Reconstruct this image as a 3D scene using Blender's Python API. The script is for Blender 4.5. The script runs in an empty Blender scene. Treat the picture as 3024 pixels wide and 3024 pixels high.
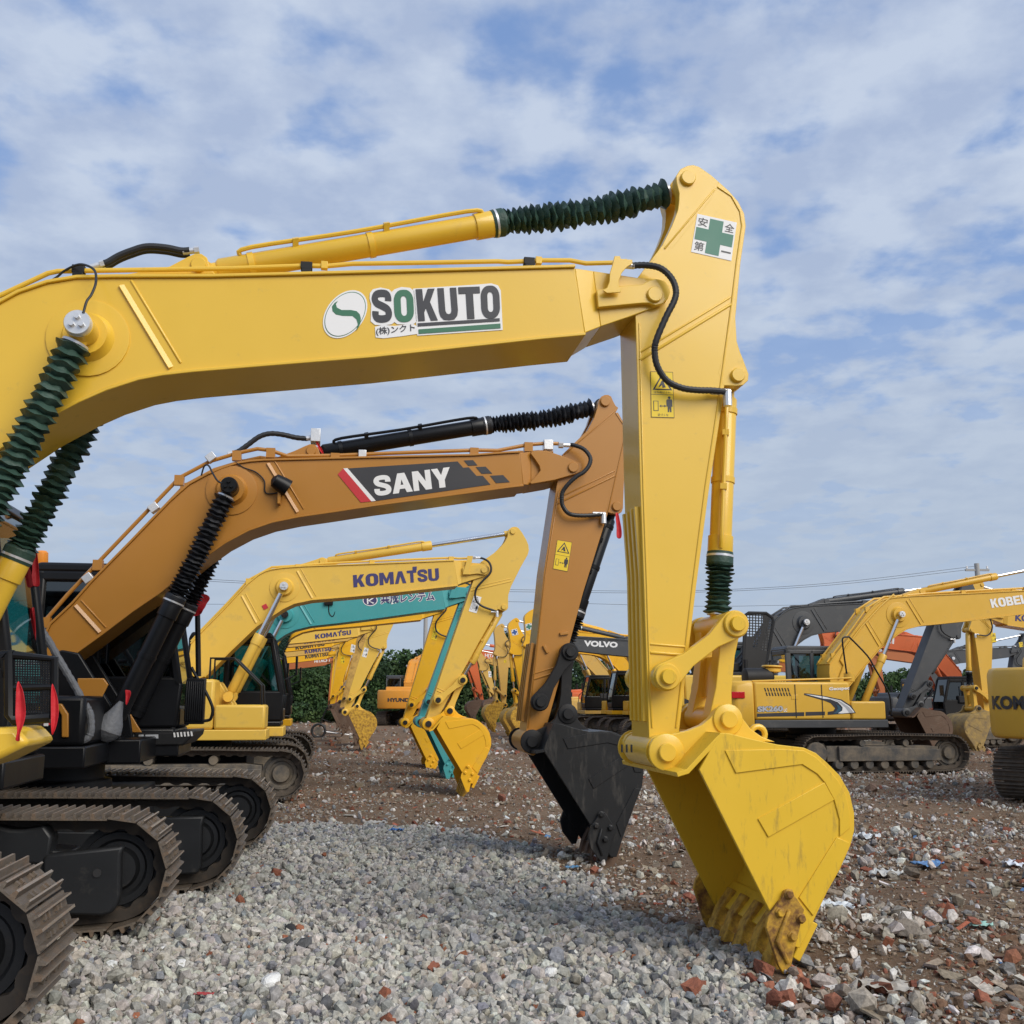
import bpy, bmesh, math, random
import numpy as np
from mathutils import Vector, Matrix

R = math.radians
SC = bpy.context.scene
COL = SC.collection
random.seed(7)

# ------------------------------------------------------------------ camera
EYE, TILT, FPX = 1.6, R(10.3), 3024.0
cam_data = bpy.data.cameras.new('camera')
cam_data.sensor_width = 36.0
cam_data.lens = 36.0
cam_data.clip_start = 0.05
cam_data.clip_end = 2000.0
cam = bpy.data.objects.new('camera', cam_data)
COL.objects.link(cam)
cam.location = (0, 0, EYE)
cam.rotation_euler = (R(90) + TILT, 0, 0)
SC.camera = cam

# ------------------------------------------------------------------ sky and sun
SUN_EL, SUN_AZ = R(37), R(137)          # azimuth measured clockwise from +Y
world = bpy.data.worlds.new('World')
SC.world = world
world.use_nodes = True
nt = world.node_tree
nt.nodes.clear()
def wn(t, **k):
    n = nt.nodes.new(t)
    for a, b in k.items():
        setattr(n, a, b)
    return n
wout = wn('ShaderNodeOutputWorld')
bg = wn('ShaderNodeBackground')
sky = wn('ShaderNodeTexSky', sky_type='NISHITA', sun_disc=False, sun_elevation=SUN_EL, sun_rotation=SUN_AZ,
         altitude=100.0, air_density=1.0, dust_density=1.6, ozone_density=1.0)
tc = wn('ShaderNodeTexCoord')
sep = wn('ShaderNodeSeparateXYZ')
nt.links.new(tc.outputs['Generated'], sep.inputs[0])
def wm(op, a, b=None, clamp=False):
    n = wn('ShaderNodeMath', operation=op, use_clamp=clamp)
    for i, v in enumerate((a, b)):
        if v is None:
            continue
        if isinstance(v, (int, float)):
            n.inputs[i].default_value = v
        else:
            nt.links.new(v, n.inputs[i])
    return n.outputs[0]
zc = wm('MAXIMUM', sep.outputs['Z'], 0.0)
den = wm('ADD', zc, 0.16)
cx = wm('DIVIDE', sep.outputs['X'], den)
cy = wm('DIVIDE', sep.outputs['Y'], den)
comb = wn('ShaderNodeCombineXYZ')
nt.links.new(cx, comb.inputs[0]); nt.links.new(cy, comb.inputs[1])
def wnoise(scale, detail, rough, off, dist=0.0):
    mp = wn('ShaderNodeMapping')
    mp.inputs['Location'].default_value = off
    nt.links.new(comb.outputs[0], mp.inputs['Vector'])
    n = wn('ShaderNodeTexNoise')
    n.inputs['Scale'].default_value = scale
    n.inputs['Detail'].default_value = detail
    n.inputs['Roughness'].default_value = rough
    n.inputs['Distortion'].default_value = dist
    nt.links.new(mp.outputs[0], n.inputs['Vector'])
    return n.outputs['Fac']
n_big = wnoise(1.3, 4, 0.5, (3.1, 1.7, 0.0))
n_mid = wnoise(5.2, 6, 0.52, (9.4, 2.2, 1.0), 0.12)
n_fine = wnoise(9.0, 5, 0.5, (1.4, 6.2, 2.0), 0.1)
csum = wm('ADD', wm('ADD', wm('MULTIPLY', n_big, 0.34), wm('MULTIPLY', n_mid, 0.46)), wm('MULTIPLY', n_fine, 0.46))
mr = wn('ShaderNodeMapRange', interpolation_type='SMOOTHSTEP')
mr.inputs['From Min'].default_value = 0.49
mr.inputs['From Max'].default_value = 0.655
mr.inputs['To Min'].default_value = 0.12
mr.inputs['To Max'].default_value = 0.93
nt.links.new(csum, mr.inputs['Value'])
# toward the horizon the cloud deck closes up into an even pale veil
hz = wn('ShaderNodeMapRange', interpolation_type='SMOOTHSTEP')
hz.inputs['From Min'].default_value = 0.02
hz.inputs['From Max'].default_value = 0.52
hz.inputs['To Min'].default_value = 0.90
hz.inputs['To Max'].default_value = 0.0
nt.links.new(sep.outputs['Z'], hz.inputs['Value'])
cfac = wm('MAXIMUM', mr.outputs[0], hz.outputs[0], True)
shade = wn('ShaderNodeMix', data_type='RGBA')
shade.inputs[6].default_value = (2.9, 3.5, 4.75, 1)     # thin grey-blue cloud
shade.inputs[7].default_value = (4.0, 4.55, 5.5, 1)     # bright cloud
sh = wn('ShaderNodeMapRange')
sh.inputs['From Min'].default_value = 0.40
sh.inputs['From Max'].default_value = 0.62
nt.links.new(wnoise(6.0, 6, 0.55, (5.5, 8.8, 4.0)), sh.inputs['Value'])
nt.links.new(sh.outputs[0], shade.inputs[0])
hcol = wn('ShaderNodeMix', data_type='RGBA')
hcol.inputs[7].default_value = (3.15, 3.7, 4.45, 1)
nt.links.new(hz.outputs[0], hcol.inputs[0]); nt.links.new(shade.outputs[2], hcol.inputs[6])
mixs = wn('ShaderNodeMix', data_type='RGBA')
nt.links.new(cfac, mixs.inputs[0])
clear = wn('ShaderNodeMix', data_type='RGBA')
clear.inputs[0].default_value = 0.6
clear.inputs[7].default_value = (1.35, 2.5, 5.2, 1)
nt.links.new(sky.outputs[0], clear.inputs[6])
nt.links.new(clear.outputs[2], mixs.inputs[6])
nt.links.new(hcol.outputs[2], mixs.inputs[7])
nt.links.new(mixs.outputs[2], bg.inputs['Color'])
bg.inputs['Strength'].default_value = 0.145
nt.links.new(bg.outputs[0], wout.inputs['Surface'])

sun_data = bpy.data.lights.new('sun', 'SUN')
sun_data.energy = 2.9
sun_data.angle = R(42.0)
sun_data.color = (1.0, 0.935, 0.83)
sun = bpy.data.objects.new('sun', sun_data)
COL.objects.link(sun)
to_sun = Vector((math.sin(SUN_AZ) * math.cos(SUN_EL), math.cos(SUN_AZ) * math.cos(SUN_EL), math.sin(SUN_EL)))
sun.rotation_euler = (-to_sun).to_track_quat('-Z', 'Y').to_euler()

SC.view_settings.view_transform = 'Standard'
SC.view_settings.look = 'None'
SC.view_settings.exposure = 0.0
SC.view_settings.gamma = 1.0

# ------------------------------------------------------------------ geometry of the photograph: a pixel seen from the camera, met with a plane
def ray(px, py):
    x, y = (px - 1512.0) / FPX, (1512.0 - py) / FPX
    return Vector((x, math.cos(TILT) - y * math.sin(TILT), math.sin(TILT) + y * math.cos(TILT)))
def ground_at(px, py, z=0.0):
    d = ray(px, py)
    t = (z - EYE) / d.z
    return Vector((d.x * t, d.y * t, z))
def at_depth(px, py, Y):
    d = ray(px, py)
    return Vector((0, 0, EYE)) + d * (Y / d.y)

class Frame:
    """Local frame of a machine: u forward, v to its left, w up; the plane v = 0 passes through (0, D, 0)."""
    def __init__(s, D, th=9.5, face=1, X0=0.0):
        s.th, s.face = R(th), face
        s.O = Vector((X0, D + math.tan(s.th) * X0, 0))
        s.eu = Vector((math.cos(s.th), math.sin(s.th), 0)) * face
        s.ev = Vector((-math.sin(s.th), math.cos(s.th), 0)) * face
        s.rotz = s.th if face > 0 else s.th + math.pi
    def T(s, px, py, n=0.0):
        """pixel -> (u, w) on the plane n metres nearer the camera than the centre plane"""
        v = -n * s.face
        d = ray(px, py)
        E = Vector((0, 0, EYE))
        t = (v - (E - s.O).dot(s.ev)) / d.dot(s.ev)
        p = E + d * t - s.O
        return Vector((p.dot(s.eu), p.z))
    def P(s, px, py, n=0.0):
        q = s.T(px, py, n)
        return Vector((q.x, -n * s.face, q.y))
    def L(s, pts, n=0.0):
        return [s.T(a, b, n) for a, b in pts]

# ------------------------------------------------------------------ materials
MATS = {}
def mat(name, rgb, rough=0.5, metal=0.0, coat=0.0, var=0.06, scale=3.0, dirt=None, dirt_amt=0.0, dirt_scale=5.0, bump=0.0, bump_scale=40.0, spec=0.5, streak=False, obj_coords=True):
    if name in MATS:
        return MATS[name]
    m = bpy.data.materials.new(name)
    m.use_nodes = True
    t = m.node_tree
    b = t.nodes['Principled BSDF']
    b.inputs['Roughness'].default_value = rough
    b.inputs['Metallic'].default_value = metal
    b.inputs['Coat Weight'].default_value = coat
    b.inputs['Coat Roughness'].default_value = 0.12
    b.inputs['Specular IOR Level'].default_value = spec
    co = t.nodes.new('ShaderNodeTexCoord')
    n1 = t.nodes.new('ShaderNodeTexNoise')
    n1.inputs['Scale'].default_value = scale
    n1.inputs['Detail'].default_value = 6
    t.links.new(co.outputs['Object'], n1.inputs['Vector'])
    mx = t.nodes.new('ShaderNodeMix'); mx.data_type = 'RGBA'
    c1 = [max(0, c * (1 - var)) for c in rgb]; c2 = [c * (1 + var) for c in rgb]
    mx.inputs[6].default_value = (*c1, 1); mx.inputs[7].default_value = (*c2, 1)
    t.links.new(n1.outputs['Fac'], mx.inputs[0])
    col = mx.outputs[2]
    rr = t.nodes.new('ShaderNodeMapRange')
    rr.inputs['To Min'].default_value = max(0.02, rough - 0.10); rr.inputs['To Max'].default_value = min(1, rough + 0.12)
    t.links.new(n1.outputs['Fac'], rr.inputs['Value'])
    rsock = rr.outputs[0]
    if dirt is not None and dirt_amt > 0:
        n2 = t.nodes.new('ShaderNodeTexNoise')
        n2.inputs['Scale'].default_value = dirt_scale
        n2.inputs['Detail'].default_value = 9
        n2.inputs['Roughness'].default_value = 0.68
        if streak:
            mp = t.nodes.new('ShaderNodeMapping'); mp.inputs['Scale'].default_value = (2.2, 2.2, 0.5)
            mp.inputs['Rotation'].default_value = (0, R(30), 0)
            t.links.new(co.outputs['Object'], mp.inputs['Vector']); t.links.new(mp.outputs[0], n2.inputs['Vector'])
        else:
            t.links.new(co.outputs['Object'], n2.inputs['Vector'])
        r2 = t.nodes.new('ShaderNodeMapRange')
        r2.inputs['From Min'].default_value = 0.62 - 0.28 * dirt_amt
        r2.inputs['From Max'].default_value = 0.80 - 0.20 * dirt_amt
        t.links.new(n2.outputs['Fac'], r2.inputs['Value'])
        mm = t.nodes.new('ShaderNodeMix'); mm.data_type = 'RGBA'
        sc = t.nodes.new('ShaderNodeMath'); sc.operation = 'MULTIPLY'; sc.inputs[1].default_value = min(1.0, 0.35 + dirt_amt * 0.6)
        t.links.new(r2.outputs[0], sc.inputs[0]); t.links.new(sc.outputs[0], mm.inputs[0])
        t.links.new(col, mm.inputs[6]); mm.inputs[7].default_value = (*dirt, 1)
        col = mm.outputs[2]
        ra = t.nodes.new('ShaderNodeMix')
        ra.inputs[3].default_value = 0.85
        t.links.new(sc.outputs[0], ra.inputs[0]); t.links.new(rsock, ra.inputs[2])
        rsock = ra.outputs[0]
    t.links.new(col, b.inputs['Base Color']); t.links.new(rsock, b.inputs['Roughness'])
    if bump > 0:
        n3 = t.nodes.new('ShaderNodeTexNoise'); n3.inputs['Scale'].default_value = bump_scale; n3.inputs['Detail'].default_value = 4
        t.links.new(co.outputs['Object'], n3.inputs['Vector'])
        bp = t.nodes.new('ShaderNodeBump'); bp.inputs['Strength'].default_value = bump; bp.inputs['Distance'].default_value = 0.02
        t.links.new(n3.outputs['Fac'], bp.inputs['Height']); t.links.new(bp.outputs[0], b.inputs['Normal'])
    MATS[name] = m
    return m

DUST = (0.23, 0.19, 0.14)
RUST = (0.15, 0.065, 0.028)
M = dict(
    yellow=mat('fresh_yellow_paint', (0.77, 0.488, 0.042), 0.34, coat=0.25, var=0.03, bump=0.02, bump_scale=60, dirt=(0.30, 0.22, 0.10), dirt_amt=0.06, dirt_scale=7),
    scuffed=mat('scuffed_yellow_paint', (0.76, 0.480, 0.026), 0.42, coat=0.12, var=0.05, dirt=(0.085, 0.062, 0.035), dirt_amt=0.27, dirt_scale=12, streak=True),
    bucket_in=mat('bucket_yellow_paint', (0.75, 0.472, 0.025), 0.45, var=0.06, dirt=(0.10, 0.07, 0.036), dirt_amt=0.22, dirt_scale=12, streak=True),
    muddy_yellow=mat('mud_caked_yellow', (0.36, 0.24, 0.07), 0.7, var=0.15, dirt=(0.16, 0.12, 0.075), dirt_amt=0.8, dirt_scale=5, bump=0.1),
    worn_yellow=mat('worn_rusty_yellow', (0.62, 0.36, 0.03), 0.6, var=0.1, dirt=(0.15, 0.06, 0.02), dirt_amt=0.75, dirt_scale=14, bump=0.1),
    kyellow=mat('weathered_yellow_paint', (0.74, 0.47, 0.07), 0.42, var=0.05, dirt=(0.32, 0.23, 0.10), dirt_amt=0.22, dirt_scale=3),
    deepyellow=mat('deep_yellow_paint', (0.80, 0.43, 0.012), 0.4, var=0.05, dirt=(0.30, 0.20, 0.08), dirt_amt=0.15, dirt_scale=3),
    tan=mat('faded_tan_yellow_paint', (0.62, 0.38, 0.085), 0.5, var=0.08, dirt=DUST, dirt_amt=0.3, dirt_scale=3),
    rustyel=mat('rust_spotted_yellow_paint', (0.60, 0.37, 0.09), 0.55, var=0.08, dirt=RUST, dirt_amt=0.55, dirt_scale=5),
    kobelco=mat('golden_yellow_paint', (0.68, 0.40, 0.045), 0.38, coat=0.1, var=0.05, dirt=(0.30, 0.22, 0.10), dirt_amt=0.18, dirt_scale=3),
    ochre=mat('ochre_brown_paint', (0.435, 0.190, 0.026), 0.36, coat=0.2, var=0.03, bump=0.02, bump_scale=60),
    teal=mat('teal_paint', (0.055, 0.32, 0.33), 0.42, var=0.06, dirt=(0.10, 0.24, 0.23), dirt_amt=0.3, dirt_scale=3),
    redor=mat('orange_red_paint', (0.62, 0.13, 0.035), 0.45, var=0.06, dirt=(0.3, 0.12, 0.06), dirt_amt=0.2),
    brick_or=mat('brown_orange_paint', (0.42, 0.125, 0.035), 0.5, var=0.06),
    amber=mat('amber_orange_paint', (0.72, 0.30, 0.03), 0.45, var=0.06, dirt=DUST, dirt_amt=0.2),
    vgrey=mat('charcoal_grey_paint', (0.055, 0.058, 0.062), 0.45, var=0.08, dirt=(0.12, 0.115, 0.105), dirt_amt=0.25),
    black=mat('black_paint', (0.007, 0.0075, 0.009), 0.36, var=0.1, spec=0.28),
    dullblack=mat('dull_black_paint', (0.015, 0.015, 0.016), 0.55, spec=0.3, var=0.15, dirt=(0.07, 0.062, 0.052), dirt_amt=0.22, dirt_scale=4),
    bucketblack=mat('black_bucket_paint', (0.014, 0.0145, 0.0155), 0.42, spec=0.35, var=0.15, dirt=(0.09, 0.08, 0.068), dirt_amt=0.36, dirt_scale=6, streak=True),
    rubber=mat('black_rubber', (0.016, 0.017, 0.019), 0.5, var=0.1),
    chrome=mat('chrome_rod', (0.78, 0.78, 0.78), 0.10, metal=1.0, var=0.02),
    zinc=mat('galvanised_steel', (0.72, 0.73, 0.74), 0.34, metal=0.55, var=0.08, bump=0.05),
    white=mat('white_vinyl', (0.80, 0.80, 0.79), 0.45, var=0.02),
    inkblack=mat('dark_grey_vinyl', (0.035, 0.036, 0.042), 0.4, var=0.03),
    inkgreen=mat('green_vinyl', (0.035, 0.16, 0.085), 0.4, var=0.03),
    crossgreen=mat('green_cross_vinyl', (0.045, 0.19, 0.13), 0.45, var=0.03),
    crossblue=mat('blue_cross_vinyl', (0.03, 0.09, 0.30), 0.45, var=0.03),
    inknavy=mat('navy_vinyl', (0.045, 0.04, 0.14), 0.45, var=0.03),
    inkred=mat('red_vinyl', (0.55, 0.03, 0.04), 0.4, var=0.03),
    stickeryel=mat('yellow_sticker', (0.82, 0.58, 0.02), 0.45, var=0.03),
    green_cloth=mat('green_tarpaulin', (0.026, 0.062, 0.045), 0.5, var=0.25, scale=12, bump=0.35, bump_scale=25),
    black_cloth=mat('black_tarpaulin', (0.009, 0.010, 0.013), 0.5, var=0.3, scale=12, bump=0.35, bump_scale=25),
    track=mat('worn_track_steel', (0.15, 0.122, 0.095), 0.55, metal=0.3, var=0.3, scale=9, dirt=(0.20, 0.115, 0.06), dirt_amt=0.42, dirt_scale=11, bump=0.2, bump_scale=50),
    trackedge=mat('polished_track_edge', (0.36, 0.30, 0.24), 0.4, metal=0.5, var=0.25, scale=14, dirt=(0.24, 0.12, 0.06), dirt_amt=0.45, dirt_scale=14),
    chainsteel=mat('greasy_chain_steel', (0.045, 0.036, 0.028), 0.6, metal=0.2, var=0.3, scale=12, dirt=(0.12, 0.08, 0.05), dirt_amt=0.4, dirt_scale=10),
    muddytrack=mat('muddy_track_steel', (0.085, 0.068, 0.052), 0.8, var=0.3, scale=6, dirt=(0.17, 0.13, 0.09), dirt_amt=0.6, dirt_scale=7, bump=0.3),
    trackframe=mat('track_frame_black', (0.017, 0.018, 0.020), 0.42, spec=0.35, var=0.2, dirt=(0.09, 0.08, 0.065), dirt_amt=0.22, dirt_scale=5),
    muddyframe=mat('muddy_frame', (0.075, 0.072, 0.068), 0.75, var=0.2, dirt=(0.23, 0.185, 0.13), dirt_amt=0.85, dirt_scale=4, bump=0.2),
    rustbucket=mat('rusty_brown_steel', (0.13, 0.078, 0.05), 0.7, metal=0.1, var=0.25, dirt=(0.2, 0.15, 0.11), dirt_amt=0.4, bump=0.15),
    foam=mat('grey_foam_wrap', (0.16, 0.165, 0.175), 0.6, var=0.3, scale=14, bump=0.5, bump_scale=30),
    redcloth=mat('red_ribbon_cloth', (0.55, 0.012, 0.02), 0.6, var=0.12, bump=0.3, bump_scale=20),
    lampred=mat('red_lamp_lens', (0.45, 0.01, 0.015), 0.2, var=0.05),
    lampamber=mat('amber_beacon_lens', (0.75, 0.26, 0.03), 0.25, var=0.05),
    grille=mat('cooler_grille', (0.015, 0.015, 0.016), 0.6, var=0.2),
    concrete=mat('pole_concrete', (0.36, 0.36, 0.35), 0.85, var=0.1),
    seat=mat('cab_dark_interior', (0.02, 0.02, 0.022), 0.7, var=0.2),
)
def glass_mat(name, tint, gl=0.5):
    m = bpy.data.materials.new(name); m.use_nodes = True
    t = m.node_tree; t.nodes.clear()
    o = t.nodes.new('ShaderNodeOutputMaterial')
    a = t.nodes.new('ShaderNodeBsdfTransparent'); a.inputs[0].default_value = (*tint, 1)
    g = t.nodes.new('ShaderNodeBsdfGlossy'); g.inputs[0].default_value = (0.9, 0.95, 0.95, 1); g.inputs['Roughness'].default_value = 0.03
    f = t.nodes.new('ShaderNodeFresnel'); f.inputs[0].default_value = 1.5
    x = t.nodes.new('ShaderNodeMath'); x.operation = 'MULTIPLY_ADD'; x.inputs[1].default_value = 1.3; x.inputs[2].default_value = gl * 0.1; x.use_clamp = True
    t.links.new(f.outputs[0], x.inputs[0])
    k = t.nodes.new('ShaderNodeMixShader')
    t.links.new(x.outputs[0], k.inputs[0]); t.links.new(a.outputs[0], k.inputs[1]); t.links.new(g.outputs[0], k.inputs[2])
    t.links.new(k.outputs[0], o.inputs[0])
    MATS[name] = m
    return m
M['glass'] = glass_mat('tinted_cab_glass', (0.20, 0.34, 0.33))
M['tealglass'] = glass_mat('teal_cab_glass', (0.13, 0.42, 0.40))
M['darkglass'] = glass_mat('dark_cab_glass', (0.03, 0.04, 0.042))
M['bluefilm'] = mat('grey_blue_window_film', (0.10, 0.13, 0.16), 0.25, var=0.04)

# ------------------------------------------------------------------ mesh builder
SPLIT_ON = [False]
SPLIT = {'pin', 'wear_plate', 'hose_fitting', 'pipe_clamp', 'hose', 'hydraulic_pipe', 'roller', 'corner_guard', 'bracket', 'hose_bracket', 'handrail', 'clamp', 'guard_mesh_', 'side_body_', 'grease_slot', 'door_handle'}
class B:
    def __init__(s):
        s.v, s.f, s.fs = [], [], []
    def add(s, verts, faces, smooth=False):
        o = len(s.v)
        s.v += [tuple(p) for p in verts]
        s.f += [tuple(i + o for i in f) for f in faces]
        s.fs += [smooth] * len(faces)
        return s
    def prism(s, poly, v0, v1):
        """outline in (u, w) given its thickness from v0 to v1"""
        n = len(poly)
        a = sum(poly[i][0] * poly[(i + 1) % n][1] - poly[(i + 1) % n][0] * poly[i][1] for i in range(n))
        p = list(poly) if a > 0 else list(reversed(poly))
        lo, hi = min(v0, v1), max(v0, v1)
        vs = [(q[0], lo, q[1]) for q in p] + [(q[0], hi, q[1]) for q in p]
        fs = [tuple(range(n)), tuple(range(2 * n - 1, n - 1, -1))]
        fs += [((i + 1) % n, i, i + n, (i + 1) % n + n) for i in range(n)]
        return s.add(vs, fs)
    def strip(s, line, t, v0, v1):
        """open line in (u, w) thickened by t to its left and extruded across v"""
        n = len(line)
        off = []
        for i in range(n):
            d = Vector((0, 0))
            if i > 0: d += (Vector(line[i]) - Vector(line[i - 1])).normalized()
            if i < n - 1: d += (Vector(line[i + 1]) - Vector(line[i])).normalized()
            d = d.normalized()
            off.append((line[i][0] - d.y * t, line[i][1] + d.x * t))
        vs = []
        for v in (v0, v1):
            vs += [(q[0], v, q[1]) for q in line] + [(q[0], v, q[1]) for q in off]
        fs = []
        m = 2 * n
        for i in range(n - 1):
            fs += [(i, i + 1, n + i + 1, n + i), (m + i + 1, m + i, m + n + i, m + n + i + 1),
                   (i + 1, i, m + i, m + i + 1), (n + i, n + i + 1, m + n + i + 1, m + n + i)]
        fs += [(0, n, m + n, m), (n - 1, m + n - 1, m + 2 * n - 1, 2 * n - 1)]
        return s.add(vs, fs)
    def box(s, u0, u1, v0, v1, w0, w1):
        return s.prism([(u0, w0), (u1, w0), (u1, w1), (u0, w1)], v0, v1)
    def obox(s, c, ax, ay, az):
        """box from centre and three half-axis vectors"""
        c, ax, ay, az = Vector(c), Vector(ax), Vector(ay), Vector(az)
        vs = [c + ax * i + ay * j + az * k for i in (-1, 1) for j in (-1, 1) for k in (-1, 1)]
        return s.add(vs, [(0, 1, 3, 2), (4, 6, 7, 5), (0, 4, 5, 1), (2, 3, 7, 6), (0, 2, 6, 4), (1, 5, 7, 3)])
    def lathe(s, p0, p1, prof, n=20, smooth=True, jit=None):
        """profile of (distance along p0->p1, radius)"""
        p0, p1 = Vector(p0), Vector(p1)
        d = (p1 - p0).normalized()
        a = d.orthogonal().normalized(); b = d.cross(a)
        vs, fs = [], []
        for k, (t, r) in enumerate(prof):
            for i in range(n):
                ang = 2 * math.pi * i / n
                rr, tt = r, t
                if jit: rr, tt = jit(k, i, r, t)
                vs.append(p0 + d * tt + (a * math.cos(ang) + b * math.sin(ang)) * rr)
        for k in range(len(prof) - 1):
            for i in range(n):
                j = (i + 1) % n
                fs.append((k * n + i, k * n + j, (k + 1) * n + j, (k + 1) * n + i))
        s.add(vs, fs, smooth)
        m = len(prof) - 1
        o = len(s.v) - len(vs)
        s.f += [tuple(o + i for i in range(n - 1, -1, -1)), tuple(o + m * n + i for i in range(n))]
        s.fs += [False, False]
        return s
    def cyl(s, p0, p1, r, r1=None, n=20, smooth=True):
        L = (Vector(p1) - Vector(p0)).length
        return s.lathe(p0, p1, [(0, r), (L, r if r1 is None else r1)], n, smooth)
    def tube(s, pts, r, n=8, sub=0, ring=None):
        pts = [Vector(p) for p in pts]
        if sub: pts = catmull(pts, sub)
        vs, fs = [], []
        prev = None
        for i, p in enumerate(pts):
            d = (pts[min(i + 1, len(pts) - 1)] - pts[max(i - 1, 0)]).normalized()
            a = d.orthogonal().normalized() if prev is None else (prev - d * prev.dot(d)).normalized()
            prev = a
            b = d.cross(a)
            rr = r * (ring[i % len(ring)] if ring else 1)
            for k in range(n):
                g = 2 * math.pi * k / n
                vs.append(p + (a * math.cos(g) + b * math.sin(g)) * rr)
        for i in range(len(pts) - 1):
            for k in range(n):
                j = (k + 1) % n
                fs.append((i * n + k, i * n + j, (i + 1) * n + j, (i + 1) * n + k))
        o = len(s.v)
        s.add(vs, fs, True)
        e = (len(pts) - 1) * n
        s.f += [tuple(o + i for i in range(n - 1, -1, -1)), tuple(o + e + i for i in range(n))]
        s.fs += [False, False]
        return s
    def mesh(s, name, angle=32):
        me = bpy.data.meshes.new(name)
        me.from_pydata(s.v, [], s.f)
        me.polygons.foreach_set('use_smooth', [True] * len(s.f))
        me.update()
        bm = bmesh.new(); bm.from_mesh(me)
        bmesh.ops.recalc_face_normals(bm, faces=bm.faces)
        bm.to_mesh(me); bm.free()
        me.set_sharp_from_angle(angle=R(angle))
        return me
    def islands(s):
        par = list(range(len(s.v)))
        def find(i):
            while par[i] != i:
                par[i] = par[par[i]]; i = par[i]
            return i
        for f in s.f:
            a = find(f[0])
            for i in f[1:]: par[find(i)] = a
        groups = {}
        for k, f in enumerate(s.f): groups.setdefault(find(f[0]), []).append(k)
        out = []
        for ks in groups.values():
            b = B(); idx = {}
            for k in ks:
                for i in s.f[k]:
                    if i not in idx: idx[i] = len(b.v); b.v.append(s.v[i])
                b.f.append(tuple(idx[i] for i in s.f[k])); b.fs.append(s.fs[k])
            out.append(b)
        return out
    def build(s, name, material, parent=None, bevel=0.0, angle=32, label=None, _split=True):
        if _split and (SPLIT_ON[0] or name == 'wear_plate') and name in SPLIT and parent is not None:
            parts = s.islands()
            if 1 < len(parts) <= 40:
                return [p.build(name, material, parent, bevel, angle, label, False) for p in parts][0]
        me = s.mesh(name, angle)
        me.materials.append(material)
        o = bpy.data.objects.new(name, me)
        COL.objects.link(o)
        if parent is not None: o.parent = parent
        if bevel:
            md = o.modifiers.new('bevel', 'BEVEL')
            md.width = bevel; md.segments = 2; md.limit_method = 'ANGLE'; md.angle_limit = R(40)
        if label: o['label'] = label
        return o

def catmull(p, sub):
    out = []
    for i in range(len(p) - 1):
        p0, p1, p2, p3 = p[max(i - 1, 0)], p[i], p[i + 1], p[min(i + 2, len(p) - 1)]
        for k in range(sub):
            t = k / sub
            out.append(0.5 * ((2 * p1) + (p2 - p0) * t + (2 * p0 - 5 * p1 + 4 * p2 - p3) * t * t + (3 * p1 - p0 - 3 * p2 + p3) * t ** 3))
    out.append(p[-1])
    return out
def tag(o, label=None, cat=None, group=None, kind=None):
    if label: o['label'] = label
    if cat: o['category'] = cat
    if group: o['group'] = group
    if kind: o['kind'] = kind
    return o
def empty(name, loc=(0, 0, 0), rz=0.0):
    o = bpy.data.objects.new(name, None)
    COL.objects.link(o)
    o.empty_display_size = 0.3
    o.location = loc; o.rotation_euler = (0, 0, rz)
    return o
def circ(c, r, n=24, a0=0.0, a1=360.0):
    return [(c[0] + r * math.cos(R(a0 + (a1 - a0) * i / n)), c[1] + r * math.sin(R(a0 + (a1 - a0) * i / n))) for i in range(n + (0 if a1 - a0 >= 360 else 1))]
def hull_bar(c0, r0, c1, r1, waist=None, n=14):
    """outline of a bar with round ends, optionally waisted (half width in the middle)"""
    c0, c1 = Vector(c0), Vector(c1)
    d = (c1 - c0).normalized(); ang = math.degrees(math.atan2(d.y, d.x))
    nrm = Vector((-d.y, d.x))
    p = circ(c1, r1, n, ang - 105, ang + 105)
    if waist:
        p += [tuple(c0.lerp(c1, t) + nrm * waist) for t in (0.68, 0.5, 0.32)]
    p += circ(c0, r0, n, ang + 75, ang + 285)
    if waist:
        p += [tuple(c0.lerp(c1, t) - nrm * waist) for t in (0.32, 0.5, 0.68)]
    return p
def lerp2(a, b, t):
    return Vector(a) + (Vector(b) - Vector(a)) * t

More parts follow.
